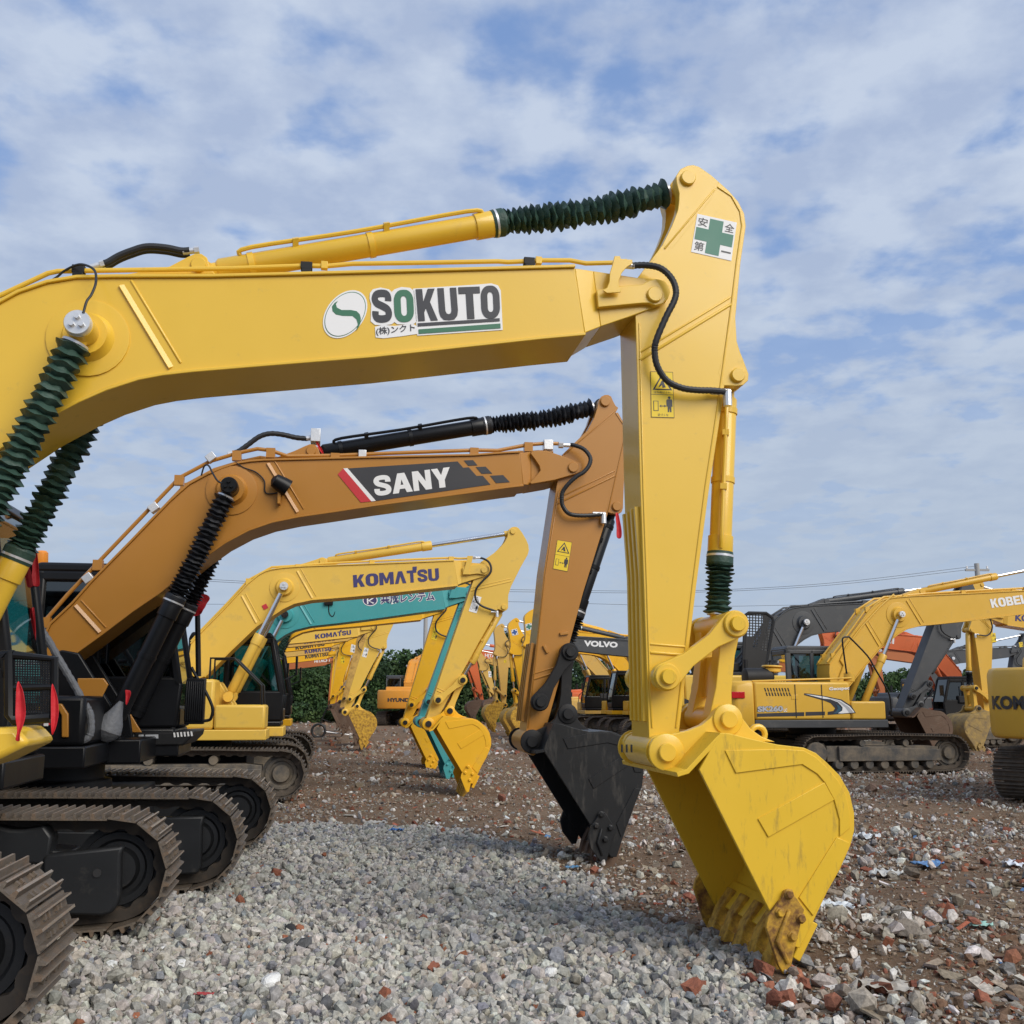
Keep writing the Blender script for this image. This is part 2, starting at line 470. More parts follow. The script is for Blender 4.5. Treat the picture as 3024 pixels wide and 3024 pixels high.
# ------------------------------------------------------------------ lettering
def text_geo(body, bold=0.0):
    cu = bpy.data.curves.new('lettering', 'FONT')
    cu.body = body
    cu.size = 1.0
    cu.offset = bold
    cu.resolution_u = 3
    ob = bpy.data.objects.new('lettering', cu)
    COL.objects.link(ob)
    dg = bpy.context.evaluated_depsgraph_get()
    ev = ob.evaluated_get(dg)
    me = ev.to_mesh()
    vs = [Vector((v.co.x, v.co.y)) for v in me.vertices]
    fs = [tuple(p.vertices) for p in me.polygons]
    ev.to_mesh_clear()
    bpy.data.objects.remove(ob); bpy.data.curves.remove(cu)
    return vs, fs
def text_fit(fr, parent, body, BL, BR, TL, n, material, bold=0.0, outline=None, name='lettering', thick=0.002, px=True, v=None):
    """lettering laid on the near face so that its box runs from BL to BR (baseline) and up to TL"""
    vs, fs = text_geo(body, bold)
    if not vs: return None
    x0 = min(q.x for q in vs); x1 = max(q.x for q in vs); y0 = min(q.y for q in vs); y1 = max(q.y for q in vs)
    if px:
        bl, br, tl = fr.T(*BL, n), fr.T(*BR, n), fr.T(*TL, n)
    else:
        bl, br, tl = Vector(BL), Vector(BR), Vector(TL)
    def put(vs, fs, n, m, nm):
        b = B()
        vv = -n * fr.face
        pts = []
        for q in vs:
            p = bl + (br - bl) * ((q.x - x0) / (x1 - x0)) + (tl - bl) * ((q.y - y0) / (y1 - y0))
            pts.append((p.x, vv, p.y))
        b.add(pts, fs)
        return b.build(nm, m, parent)
    o = put(vs, fs, n, material, name)
    if outline:
        m2, off, dn = outline
        vs2, fs2 = text_geo(body, bold + off)
        put(vs2, fs2, n - dn, m2, name + '_border')
    return o
def decal(fr, parent, pts, n, material, name='decal', px=True, t=0.002):
    q = fr.L(pts, n) if px else pts
    b = B(); b.prism(q, -n * fr.face, -(n - t) * fr.face)
    return b.build(name, material, parent)
def zoom(x0, y0, k):
    """reader for coordinates noted on an enlargement of the photograph"""
    return lambda pts: [(x0 + a * k, y0 + b * k) for a, b in pts]

# heavy block capitals, drawn as outlines in a unit box (loops: outline, then holes)
def _stroke(c, hx, hy):
    l, r = [], []
    for i, p in enumerate(c):
        a, b_ = Vector(c[max(i - 1, 0)]), Vector(c[min(i + 1, len(c) - 1)])
        d = (b_ - a).normalized()
        l.append((p[0] - d.y * hx, p[1] + d.x * hy)); r.append((p[0] + d.y * hx, p[1] - d.x * hy))
    return l + r[::-1]
def _round(x0, x1, y0, y1, rx, ry, n=6):
    o = []
    for cx_, cy_, a in ((x1 - rx, y1 - ry, 0), (x0 + rx, y1 - ry, 90), (x0 + rx, y0 + ry, 180), (x1 - rx, y0 + ry, 270)):
        o += [(cx_ + rx * math.cos(R(a + 90 * i / n)), cy_ + ry * math.sin(R(a + 90 * i / n))) for i in range(n + 1)]
    return o
_S = [(.84, .65), (.84, .77), (.75, .87), (.5, .90), (.25, .87), (.165, .78), (.165, .69), (.26, .59), (.5, .51), (.74, .42), (.835, .32), (.835, .21), (.75, .13), (.5, .10), (.25, .13), (.16, .23), (.16, .35)]
_C = [(.84, .62), (.84, .75), (.75, .87), (.5, .90), (.25, .87), (.165, .75), (.165, .5), (.165, .25), (.25, .13), (.5, .10), (.75, .13), (.84, .25), (.84, .38)]
GLYPH = {
    'U': [[(0, 1), (0, .28), (.06, .12), (.22, 0.01), (.5, -.01), (.78, .01), (.94, .12), (1, .28), (1, 1), (.66, 1), (.66, .29), (.60, .20), (.5, .18), (.40, .20), (.34, .29), (.34, 1)]],
    'T': [[(0, 1), (0, .79), (.33, .79), (.33, 0), (.67, 0), (.67, .79), (1, .79), (1, 1)]],
    'K': [[(0, 0), (.34, 0), (.34, .26), (.44, .40), (.64, 0), (1, 0), (.68, .58), (.98, 1), (.62, 1), (.34, .60), (.34, 1), (0, 1)]],
    'O': [_round(0, 1, -.01, 1.01, .42, .34), _round(.35, .65, .19, .81, .13, .13)],
    'M': [[(0, 0), (.27, 0), (.27, .58), (.42, .12), (.58, .12), (.73, .58), (.73, 0), (1, 0), (1, 1), (.70, 1), (.5, .48), (.30, 1), (0, 1)]],
    'V': [[(.34, 0), (.68, 0), (1, 1), (.68, 1), (.51, .38), (.34, 1), (0, 1)]],
    'L': [[(0, 0), (1, 0), (1, .22), (.36, .22), (.36, 1), (0, 1)]],
    'E': [[(0, 0), (1, 0), (1, .21), (.36, .21), (.36, .40), (.92, .40), (.92, .60), (.36, .60), (.36, .79), (1, .79), (1, 1), (0, 1)]],
    'B': [[(0, 0), (.70, 0), (.92, .07), (1, .24), (.96, .42), (.84, .51), (.93, .60), (.97, .76), (.88, .93), (.68, 1), (0, 1)], [(.34, .20), (.60, .20), (.66, .29), (.60, .40), (.34, .40)], [(.34, .60), (.58, .60), (.63, .69), (.58, .80), (.34, .80)]],
    'A': [[(0, 0), (.31, 0), (.5, .62), (.69, 0), (1, 0), (.68, 1), (.32, 1)]],
    'a': [[(0, 0), (.30, 0), (.37, .20), (.63, .20), (.70, 0), (1, 0), (.68, 1), (.32, 1)], [(.43, .40), (.57, .40), (.5, .68)]],
    'N': [[(0, 0), (.30, 0), (.30, .56), (.66, 0), (1, 0), (1, 1), (.70, 1), (.70, .44), (.34, 1), (0, 1)]],
    'Y': [[(.34, 0), (.66, 0), (.66, .38), (1, 1), (.66, 1), (.5, .64), (.34, 1), (0, 1), (.34, .38)]],
    'S': [_stroke([(q.x, q.y) for q in catmull([Vector((a, c, 0)) for a, c in _S], 3)], .165, .115)],
    'C': [_stroke([(q.x, q.y) for q in catmull([Vector((a, c, 0)) for a, c in _C], 3)], .165, .115)],
}
from mathutils.geometry import tessellate_polygon
def block_text(fr, parent, body, BL, BR, TL, n, material, widths=None, gap=.16, name='lettering'):
    """heavy capitals from BL to BR along the baseline, height given by TL (picture points on the near face)"""
    bl, br, tl = fr.T(*BL, n), fr.T(*BR, n), fr.T(*TL, n)
    W = [(widths or {}).get(c, 1.0) for c in body]
    tot = sum(W) + gap * (len(body) - 1)
    x = 0.0
    b = B()
    for ch, w in zip(body, W):
        loops = GLYPH[ch]
        flat = [p for l in loops for p in l]
        tri = tessellate_polygon([[Vector((p[0], p[1], 0)) for p in l] for l in loops])
        vs = []
        for p in flat:
            q = bl + (br - bl) * ((x + p[0] * w) / tot) + (tl - bl) * p[1]
            vs.append((q.x, -n * fr.face, q.y))
        b.add(vs, [tuple(t) for t in tri])
        x += w + gap
    return b.build(name, material, parent)
# ------------------------------------------------------------------ ground
def hgt(x, y):
    """gentle unevenness of the yard (works on arrays)"""
    x = np.asarray(x, float); y = np.asarray(y, float)
    a = .018 * np.sin(1.3 * x + .7 * y) + .016 * np.sin(-.8 * x + 1.9 * y + 1.0) + .012 * np.sin(2.9 * x + 2.3 * y + 2.0) + .008 * np.sin(5.1 * x - 3.7 * y)
    far = np.clip((y - 9.0) / 25.0, 0, 1) * .05 * np.sin(.55 * x + .9 * y) * np.sin(.35 * y - .6 * x + 2)
    return a * .8 + far - .02

def soil_mat(name, c1, c2, c3, bump):
    m = bpy.data.materials.new(name); m.use_nodes = True
    t = m.node_tree; b = t.nodes['Principled BSDF']; b.inputs['Roughness'].default_value = 0.95
    b.inputs['Specular IOR Level'].default_value = 0.2
    co = t.nodes.new('ShaderNodeTexCoord')
    def nz(s, d, r=.6):
        n = t.nodes.new('ShaderNodeTexNoise'); n.inputs['Scale'].default_value = s; n.inputs['Detail'].default_value = d; n.inputs['Roughness'].default_value = r
        t.links.new(co.outputs['Object'], n.inputs['Vector']); return n.outputs['Fac']
    m1 = t.nodes.new('ShaderNodeMix'); m1.data_type = 'RGBA'; m1.inputs[6].default_value = (*c1, 1); m1.inputs[7].default_value = (*c2, 1)
    r1 = t.nodes.new('ShaderNodeMapRange'); r1.inputs['From Min'].default_value = .35; r1.inputs['From Max'].default_value = .65
    t.links.new(nz(.9, 8), r1.inputs['Value']); t.links.new(r1.outputs[0], m1.inputs[0])
    m2 = t.nodes.new('ShaderNodeMix'); m2.data_type = 'RGBA'; m2.inputs[7].default_value = (*c3, 1)
    r2 = t.nodes.new('ShaderNodeMapRange'); r2.inputs['From Min'].default_value = .52; r2.inputs['From Max'].default_value = .70
    t.links.new(nz(14, 8, .7), r2.inputs['Value']); t.links.new(r2.outputs[0], m2.inputs[0]); t.links.new(m1.outputs[2], m2.inputs[6])
    t.links.new(m2.outputs[2], b.inputs['Base Color'])
    bp = t.nodes.new('ShaderNodeBump'); bp.inputs['Strength'].default_value = bump; bp.inputs['Distance'].default_value = .05
    t.links.new(nz(22, 10, .7), bp.inputs['Height']); t.links.new(bp.outputs[0], b.inputs['Normal'])
    return m
soil = soil_mat('brown_soil', (0.155, 0.096, 0.058), (0.215, 0.145, 0.093), (0.29, 0.225, 0.165), .9)
gravel_soil = soil_mat('gravel_dust', (0.25, 0.24, 0.215), (0.32, 0.305, 0.275), (0.18, 0.172, 0.158), .8)

def grid_mesh(name, xs, ys, dz, material, keep=None):
    X, Y = np.meshgrid(xs, ys)
    Z = hgt(X, Y) + dz
    nx, ny = len(xs), len(ys)
    v = np.stack([X, Y, Z], -1).reshape(-1, 3)
    f = []
    for j in range(ny - 1):
        for i in range(nx - 1):
            if keep is None or keep((xs[i] + xs[i + 1]) / 2, (ys[j] + ys[j + 1]) / 2):
                f.append((j * nx + i, j * nx + i + 1, (j + 1) * nx + i + 1, (j + 1) * nx + i))
    me = bpy.data.meshes.new(name); me.from_pydata(v.tolist(), [], f); me.update()
    me.polygons.foreach_set('use_smooth', [True] * len(f))
    me.materials.append(material)
    o = bpy.data.objects.new(name, me); COL.objects.link(o)
    return o
def graded(a, lo, hi, b, fine, coarse):
    return np.concatenate([np.linspace(a, lo, coarse)[:-1], np.arange(lo, hi, fine), np.linspace(hi, b, coarse)])
gx = graded(-400, -12, 18, 400, .2, 22); gy = graded(-60, 3, 40, 700, .2, 26)
tag(grid_mesh('ground', gx, gy, 0.0, soil), kind='structure')

GRAVEL = [ground_at(*p) for p in [(-2600, 2440), (300, 2425), (640, 2432), (830, 2432), (1000, 2428), (1130, 2436), (1250, 2440), (1400, 2455), (1520, 2490), (1640, 2550), (1740, 2600), (1850, 2660), (1960, 2712), (2080, 2780), (2200, 2860),
                                  (2330, 2935), (2450, 3024), (2620, 3180), (3000, 3500), (-2600, 3500)]]
GP = np.array([(p.x, p.y) for p in GRAVEL])
def inside(P, poly):
    x, y = P[:, 0], P[:, 1]
    c = np.zeros(len(P), bool)
    n = len(poly)
    for i in range(n):
        x1, y1 = poly[i]; x2, y2 = poly[(i + 1) % n]
        hit = ((y1 > y) != (y2 > y)) & (x < (x2 - x1) * (y - y1) / ((y2 - y1) if y2 != y1 else 1e-9) + x1)
        c ^= hit
    return c
def wob(P, s=.35):
    return P + np.stack([s * np.sin(3.1 * P[:, 1] + 1.3 * P[:, 0]) * .5 + s * np.sin(9.0 * P[:, 1]) * .25, s * np.sin(2.7 * P[:, 0]) * .5 + s * np.sin(8.3 * P[:, 0] + 1) * .3], 1)
_gx = np.arange(-10, 4, .2); _gy = np.arange(3.2, 15.4, .2)
cc = np.array([((_gx[i] + .1), (_gy[j] + .1)) for j in range(len(_gy)) for i in range(len(_gx))])
kk = inside(wob(cc, .2), GP); ks = {(round(c[0], 2), round(c[1], 2)) for c, q in zip(cc, kk) if q}
tag(grid_mesh('gravel_bed', _gx, _gy, .004, gravel_soil, keep=lambda x, y: (round(x, 2), round(y, 2)) in ks), kind='structure')

# ------------------------------------------------------------------ loose stone and rubble, as real pieces
def base_rocks(n, seed, box=False):
    rs = np.random.RandomState(seed); out = []
    for _ in range(n):
        bm = bmesh.new()
        if box:
            bmesh.ops.create_cube(bm, size=2.0)
            bmesh.ops.triangulate(bm, faces=bm.faces)
            v = np.array([p.co[:] for p in bm.verts]); v *= 1 + rs.uniform(-.28, .12, v.shape)
        else:
            bmesh.ops.create_icosphere(bm, subdivisions=1, radius=1.0)
            v = np.array([p.co[:] for p in bm.verts]); v *= rs.uniform(.68, 1.12, (len(v), 1))
            # a few flat broken sides
            for _k in range(4):
                d = rs.normal(size=3); d /= np.linalg.norm(d); lim = rs.uniform(.38, .68)
                h = v @ d; over = np.maximum(0, h - lim); v -= over[:, None] * d
        f = np.array([[q.index for q in p.verts] for p in bm.faces]); bm.free()
        out.append((v, f))
    return out
def rotm(n, rs):
    q = rs.normal(size=(n, 4)); q /= np.linalg.norm(q, axis=1)[:, None]
    w, x, y, z = q.T
    return np.stack([1 - 2 * (y * y + z * z), 2 * (x * y - z * w), 2 * (x * z + y * w), 2 * (x * y + z * w), 1 - 2 * (x * x + z * z), 2 * (y * z - x * w), 2 * (x * z - y * w), 2 * (y * z + x * w), 1 - 2 * (x * x + y * y)], 1).reshape(n, 3, 3)
def stone_mat(name, rough=.9):
    m = bpy.data.materials.new(name); m.use_nodes = True
    t = m.node_tree; b = t.nodes['Principled BSDF']; b.inputs['Roughness'].default_value = rough; b.inputs['Specular IOR Level'].default_value = .25
    a = t.nodes.new('ShaderNodeAttribute'); a.attribute_name = 'tint'
    co = t.nodes.new('ShaderNodeTexCoord'); n = t.nodes.new('ShaderNodeTexNoise'); n.inputs['Scale'].default_value = 38; n.inputs['Detail'].default_value = 5; n.inputs['Roughness'].default_value = .7
    t.links.new(co.outputs['Object'], n.inputs['Vector'])
    r = t.nodes.new('ShaderNodeMapRange'); r.inputs['From Min'].default_value = .3; r.inputs['From Max'].default_value = .7; r.inputs['To Min'].default_value = .55; r.inputs['To Max'].default_value = 1.4
    t.links.new(n.outputs['Fac'], r.inputs['Value'])
    mx = t.nodes.new('ShaderNodeVectorMath'); mx.operation = 'SCALE'
    t.links.new(a.outputs['Color'], mx.inputs[0]); t.links.new(r.outputs[0], mx.inputs['Scale']); t.links.new(mx.outputs[0], b.inputs['Base Color'])
    bp = t.nodes.new('ShaderNodeBump'); bp.inputs['Strength'].default_value = .6; bp.inputs['Distance'].default_value = .008
    t.links.new(n.outputs['Fac'], bp.inputs['Height']); t.links.new(bp.outputs[0], b.inputs['Normal'])
    return m
stonem = stone_mat('broken_stone')
def scatter(name, groups, material, seed):
    """groups: (positions Nx2, radii N, axis ratios Nx3, colours Nx3, base shapes, sink, flat)"""
    rs = np.random.RandomState(seed)
    V, Fc, Cc, off = [], [], [], 0
    for P, r, ax, colr, bases, sink, flat in groups:
        which = rs.randint(0, len(bases), len(P))
        for k, (bv, bf) in enumerate(bases):
            I = np.nonzero(which == k)[0]
            if not len(I): continue
            n = len(I)
            v = bv[None] * (ax[I] * r[I, None])[:, None, :]
            if flat:
                a = rs.uniform(0, 6.283, n); c, s = np.cos(a), np.sin(a); z = np.zeros(n); tl = rs.normal(0, flat, (n, 2))
                Rm = np.stack([c, -s, tl[:, 0], s, c, tl[:, 1], -tl[:, 0], -tl[:, 1], z + 1], 1).reshape(n, 3, 3)
            else:
                Rm = rotm(n, rs)
            v = np.einsum('nij,nkj->nki', Rm, v)
            zc = hgt(P[I, 0], P[I, 1]) + sink[I]
            v += np.stack([P[I, 0], P[I, 1], zc], 1)[:, None, :]
            f = bf[None] + (np.arange(n) * len(bv))[:, None, None] + off
            V.append(v.reshape(-1, 3)); Fc.append(f.reshape(-1, 3)); Cc.append(np.repeat(colr[I], len(bv), 0)); off += n * len(bv)
    V = np.concatenate(V); Fc = np.concatenate(Fc); Cc = np.concatenate(Cc)
    me = bpy.data.meshes.new(name)
    me.vertices.add(len(V)); me.vertices.foreach_set('co', V.ravel().astype(np.float32))
    me.loops.add(Fc.size); me.loops.foreach_set('vertex_index', Fc.ravel().astype(np.int32))
    me.polygons.add(len(Fc)); me.polygons.foreach_set('loop_start', np.arange(0, Fc.size, 3, dtype=np.int32)); me.polygons.foreach_set('loop_total', np.full(len(Fc), 3, np.int32))
    at = me.color_attributes.new('tint', 'FLOAT_COLOR', 'POINT')
    at.data.foreach_set('color', np.concatenate([Cc, np.ones((len(Cc), 1))], 1).ravel().astype(np.float32))
    me.update(); me.validate(); me.shade_flat()
    me.materials.append(material)
    o = bpy.data.objects.new(name, me); COL.objects.link(o)
    tag(o, kind='stuff')
    return o
rs = np.random.RandomState(3)
ROCK = base_rocks(9, 1); BRK = base_rocks(6, 2, True)
def pick(cols, probs, n, var=.14):
    c = np.array(cols)[rs.choice(len(cols), n, p=np.array(probs) / sum(probs))]
    return np.clip(c * rs.uniform(1 - var, 1 + var, (n, 1)) * rs.uniform(.96, 1.04, (n, 3)), .004, .85)
def in_view(P, margin=.12):
    """keep what the photograph can plausibly show, a step to either side included"""
    return (np.abs(P[:, 0]) < P[:, 1] * (.5 + margin) + .8)
# grey crushed concrete
N = 120000
P = np.stack([rs.uniform(-8.5, 3.6, N), 4.2 + 10.4 * rs.uniform(0, 1, N) ** 1.2], 1)
P = P[inside(wob(P), GP) & in_view(P)]
n = len(P)
r = np.clip(rs.lognormal(math.log(.0225), .42, n), .008, .062)
ax = rs.uniform(.72, 1.2, (n, 3))
GC = [(.375, .358, .318), (.425, .405, .36), (.315, .303, .275), (.48, .465, .415), (.39, .35, .29), (.10, .10, .105), (.62, .61, .58), (.26, .10, .055), (.23, .235, .25)]
colr = pick(GC, [26, 24, 16, 12, 10, 3, 1.0, 1.0, 8], n)
sink = r * rs.uniform(-.1, .75, n)
tag(scatter('gravel', [(P, r, ax, colr, ROCK, sink, 0)], stonem, 5), 'light grey crushed concrete gravel covering the near ground')
# demolition rubble over brown soil
def rub(n, y0, y1, powr, rmed, sig, rmax, xr=.68):
    Y = y0 + (y1 - y0) * rs.uniform(0, 1, n) ** powr
    X = rs.uniform(-1, 1, n) * (Y * xr + 1.0)
    P = np.stack([X, Y], 1)
    P = P[~inside(wob(P), GP)]
    m = len(P)
    r = np.clip(rs.lognormal(math.log(rmed), sig, m), .006, rmax) * (1 + np.clip(P[:, 1] - 12, 0, 30) * .008)
    return P, r
RC = [(.17, .105, .066), (.22, .15, .102), (.31, .28, .24), (.42, .39, .35), (.24, .092, .055), (.29, .12, .07), (.56, .54, .50), (.20, .19, .185), (.09, .085, .085), (.22, .17, .12)]
clump = lambda P: .5 + .5 * np.sin(1.1 * P[:, 0] + .8 * np.sin(.9 * P[:, 1])) * np.sin(1.5 * P[:, 1] + .7 * np.sin(1.3 * P[:, 0]))
G = []
P, r = rub(190000, 4.6, 30, 1.45, .0105, .62, .06)
keep = rs.uniform(0, 1, len(P)) < .18 + .82 * clump(P) ** 1.6; P, r = P[keep], r[keep]
n = len(P)
G.append((P, r, rs.uniform(.45, 1.35, (n, 3)), pick(RC, [22, 18, 15, 9, 5, 3, 3.5, 9, 5, 13], n, .2), ROCK, r * rs.uniform(-.2, .5, n), 0))
P, r = rub(6500, 4.6, 34, 1.3, .018, .5, .052)
q = rs.uniform(0, 1, len(P)) < np.where(P[:, 0] > .2 * P[:, 1], .9, .35) * (.15 + .85 * clump(P[:, ::-1] * .8)); P, r = P[q], r[q]
n = len(P)
G.append((P, r, np.stack([rs.uniform(.9, 1.5, n), rs.uniform(.6, .9, n), rs.uniform(.4, .7, n)], 1), pick([(.23, .082, .048), (.18, .065, .042), (.29, .11, .062), (.34, .32, .29)], [5, 5, 2.5, 5], n, .2), BRK, r * rs.uniform(-.1, .5, n), 0))
# flat scraps: plaster flakes, wood slivers, bits of sheet
P, r = rub(24000, 4.6, 34, 1.35, .0165, .55, .08)
n = len(P)
SCRAP = [(.62, .60, .56), (.45, .42, .37), (.33, .27, .20), (.24, .19, .14), (.70, .70, .68), (.10, .20, .36), (.40, .13, .08), (.50, .55, .55)]
G.append((P, r, np.stack([rs.uniform(.6, 1.5, n), rs.uniform(.3, .8, n), rs.uniform(.06, .2, n)], 1), pick(SCRAP, [1.6, 6, 11, 13, .7, .3, 1.2, .5], n, .2), BRK, r * rs.uniform(.1, .4, n), .28))
# heaps of pale torn scraps and plaster on the right
P, r = rub(70000, 4.8, 24, 1.3, .0165, .6, .075)
c2 = .5 + .5 * np.sin(1.7 * P[:, 0] + 1.1 * np.sin(.8 * P[:, 1]) + .6) * np.sin(1.3 * P[:, 1] + .9 * np.sin(1.1 * P[:, 0]))
q = rs.uniform(0, 1, len(P)) < np.clip((c2 - .30) * 2.2, .06, 1) * np.where(P[:, 0] > .05 * P[:, 1], 1.0, .22); P, r = P[q], r[q]
n = len(P)
G.append((P, r, rs.uniform(.35, 1.5, (n, 3)), pick([(.42, .39, .34), (.52, .50, .46), (.33, .29, .24), (.60, .59, .56), (.26, .21, .165), (.24, .095, .06), (.20, .20, .20)], [9, 6, 9, 2, 8, 3, 4], n, .2), ROCK, r * rs.uniform(.0, 1.1, n), 0))
# large lumps
P, r = rub(650, 5.0, 34, 1.25, .06, .35, .13)
n = len(P)
G.append((P, r, rs.uniform(.6, 1.2, (n, 3)), pick(RC, [6, 6, 14, 8, 7, 6, 2, 8, 2, 8], n), ROCK, r * rs.uniform(-.2, .35, n), 0))
# far litter, coarser
Y = 30 + 42 * rs.uniform(0, 1, 9000) ** 1.2
P = np.stack([rs.uniform(-1, 1, 9000) * (Y * .62), Y], 1); n = len(P)
r = np.clip(rs.lognormal(math.log(.06), .45, n), .02, .2)
G.append((P, r, rs.uniform(.5, 1.4, (n, 3)), pick(RC, [14, 12, 17, 9, 9, 6, 4, 9, 4, 9], n, .2), ROCK, r * .15, 0))
tag(scatter('rubble', G, stonem, 6), 'brick, plaster and concrete rubble strewn over brown soil')
# ------------------------------------------------------------------ excavator: shapes noted once from the photograph, then fitted to every machine by its pins
class Sim:
    """similarity that carries two points of the source onto two points of the target"""
    def __init__(s, a, b, c, d, rot=0.0, k=None):
        s.a, s.c = Vector(a), Vector(c)
        p, q = Vector(b) - s.a, Vector(d) - s.c
        s.k = (q.length / p.length) if k is None else k
        s.t = math.atan2(q.y, q.x) - math.atan2(p.y, p.x) + R(rot)
    def __call__(s, p):
        d = Vector(p) - s.a
        c, n = math.cos(s.t) * s.k, math.sin(s.t) * s.k
        return Vector((s.c.x + d.x * c - d.y * n, s.c.y + d.x * n + d.y * c))
    def all(s, pts):
        return [s(p) for p in pts]
IDENT = Sim((0, 0), (1, 0), (0, 0), (1, 0))

F1 = Frame(6.86)
F3 = Frame(18.6)
zC = zoom(1600, 450, .3623); zA = zoom(0, 400, .5694); zE = zoom(1800, 1750, .4141); zF = zoom(1900, 2250, .3623); zD = zoom(1800, 1050, .3882)
ARM = dict(
    pin=F1.T(1942, 859, .34), tip=F1.T(1970, 2222, .38), cyl=F1.T(2033, 524, .22), bracket=F1.T(2180, 1107, .22), link=F1.T(1978, 1998, .40),
    main=F1.L([(2123, 537), (1955, 725), (1883, 820), (1872, 900), (1877, 943), (1891, 1438), (1901, 1710), (1912, 2040), (1917, 2190),
               (1935, 2250), (1970, 2268), (2000, 2240), (2005, 2164), (2056, 1733), (2095, 1438), (2122, 1263), (2140, 1135), (2172, 939), (2187, 776), (2203, 667),
               (2198, 631), (2180, 595), (2151, 562)], .20),
    ear=F1.L([(2123, 537), (2100, 517), (2064, 492), (2047, 487), (2031, 489), (2010, 499), (1997, 519), (1998, 540), (2006, 570), (2005, 596), (2002, 620), (1984, 667), (1955, 725), (1985, 735), (2100, 590)], .20),
    brk=F1.L([(2172, 939), (2176, 1008), (2186, 1040), (2194, 1059), (2211, 1105), (2209, 1124), (2195, 1137), (2175, 1140), (2135, 1138), (2120, 1100)], .20),
    weld1=F1.L(zC([(800, 1690), (1545, 1235)]), .21), weld2=F1.L(zE([(290, 425), (545, 445)]), .21),
    edge=F1.L([(1888, 955), (1900, 1438), (1910, 1710), (1920, 2040), (1926, 2150)], .2),
    edge2=F1.L([(1962, 735), (2110, 560)], .2),
    edge3=F1.L([(2118, 552), (2160, 580), (2185, 625), (2191, 667), (2175, 776), (2160, 900), (2128, 1135), (2110, 1263), (2083, 1438), (2045, 1733), (1996, 2150)], .2),
    hose=F1.L([(1875, 769), (1915, 771), (1955, 785), (1984, 816), (1997, 852), (1993, 885), (1970, 932), (1944, 997), (1941, 1030), (1951, 1073), (1980, 1113), (2024, 1135), (2071, 1142), (2118, 1142), (2165, 1144)], .36),
    wear=F1.L([(1880, 1500), (1895, 1700), (1902, 2000), (1905, 2130)], .1),
)
BUC = dict(
    tip=F1.T(1970, 2222, .38), link=F1.T(2152, 2125, .38),
    side=F1.L([(2065, 2273), (2127, 2164), (2155, 2166), (2214, 2181), (2297, 2199), (2374, 2208), (2410, 2224), (2440, 2250), (2480, 2290), (2509, 2341), (2523, 2402), (2523, 2453), (2512, 2496),
               (2480, 2569), (2443, 2634), (2404, 2717), (2362, 2800), (2325, 2790), (2273, 2690)], .62),
    ear=F1.L(zE([(320, 1180), (302, 1130), (303, 1085), (325, 1045), (365, 1020), (410, 1012), (480, 1003), (560, 985), (660, 945), (720, 895), (775, 830), (810, 802), (850, 793), (895, 805), (925, 835), (945, 890), (1010, 975), (1090, 1030), (1182, 1065),
                  (1000, 1060), (760, 1040), (700, 1120), (545, 1262), (472, 1287), (400, 1245)]), .36),
    front=F1.L([(1998, 2281), (2028, 2272), (2080, 2215), (2127, 2166)], .62),
    band1=F1.L([(2140, 2216), (2300, 2212), (2372, 2216), (2408, 2236), (2440, 2266), (2474, 2306), (2496, 2347), (2508, 2402), (2508, 2445), (2478, 2470), (2478, 2420), (2462, 2362), (2434, 2310), (2412, 2285), (2368, 2257), (2172, 2283)], .62),
    band2=F1.L([(2237, 2418), (2433, 2310), (2462, 2362), (2268, 2472)], .62),
    band3=F1.L([(2470, 2472), (2506, 2488), (2478, 2560), (2440, 2628), (2400, 2704), (2358, 2650)], .62),
    cutter=F1.L(zF([(1130, 1110), (1150, 1055), (1175, 1042), (1210, 1060), (1262, 1130), (1310, 1205), (1285, 1300), (1225, 1560), (1190, 1725), (1140, 1732), (1100, 1660), (998, 1345), (1020, 1250)]), .65),
    bolts=F1.L(zF([(1188, 1078), (1115, 1228), (1286, 1276), (1218, 1422)]), .66),
    rib=F1.L(zF([(1190, 1215), (1090, 1460), (1180, 1640)]), .66),
    corner=F1.L(zF([(1370, 1292), (1437, 1330), (1288, 1638), (1228, 1600)]), .60),
    lipa=F1.T(2404, 2717, .62), lipb=F1.T(2345, 2795, .62), toothtip=F1.T(2270, 2930, .62),
)
zG = zoom(500, 1550, .31056); zI = zoom(1100, 1550, .2588)
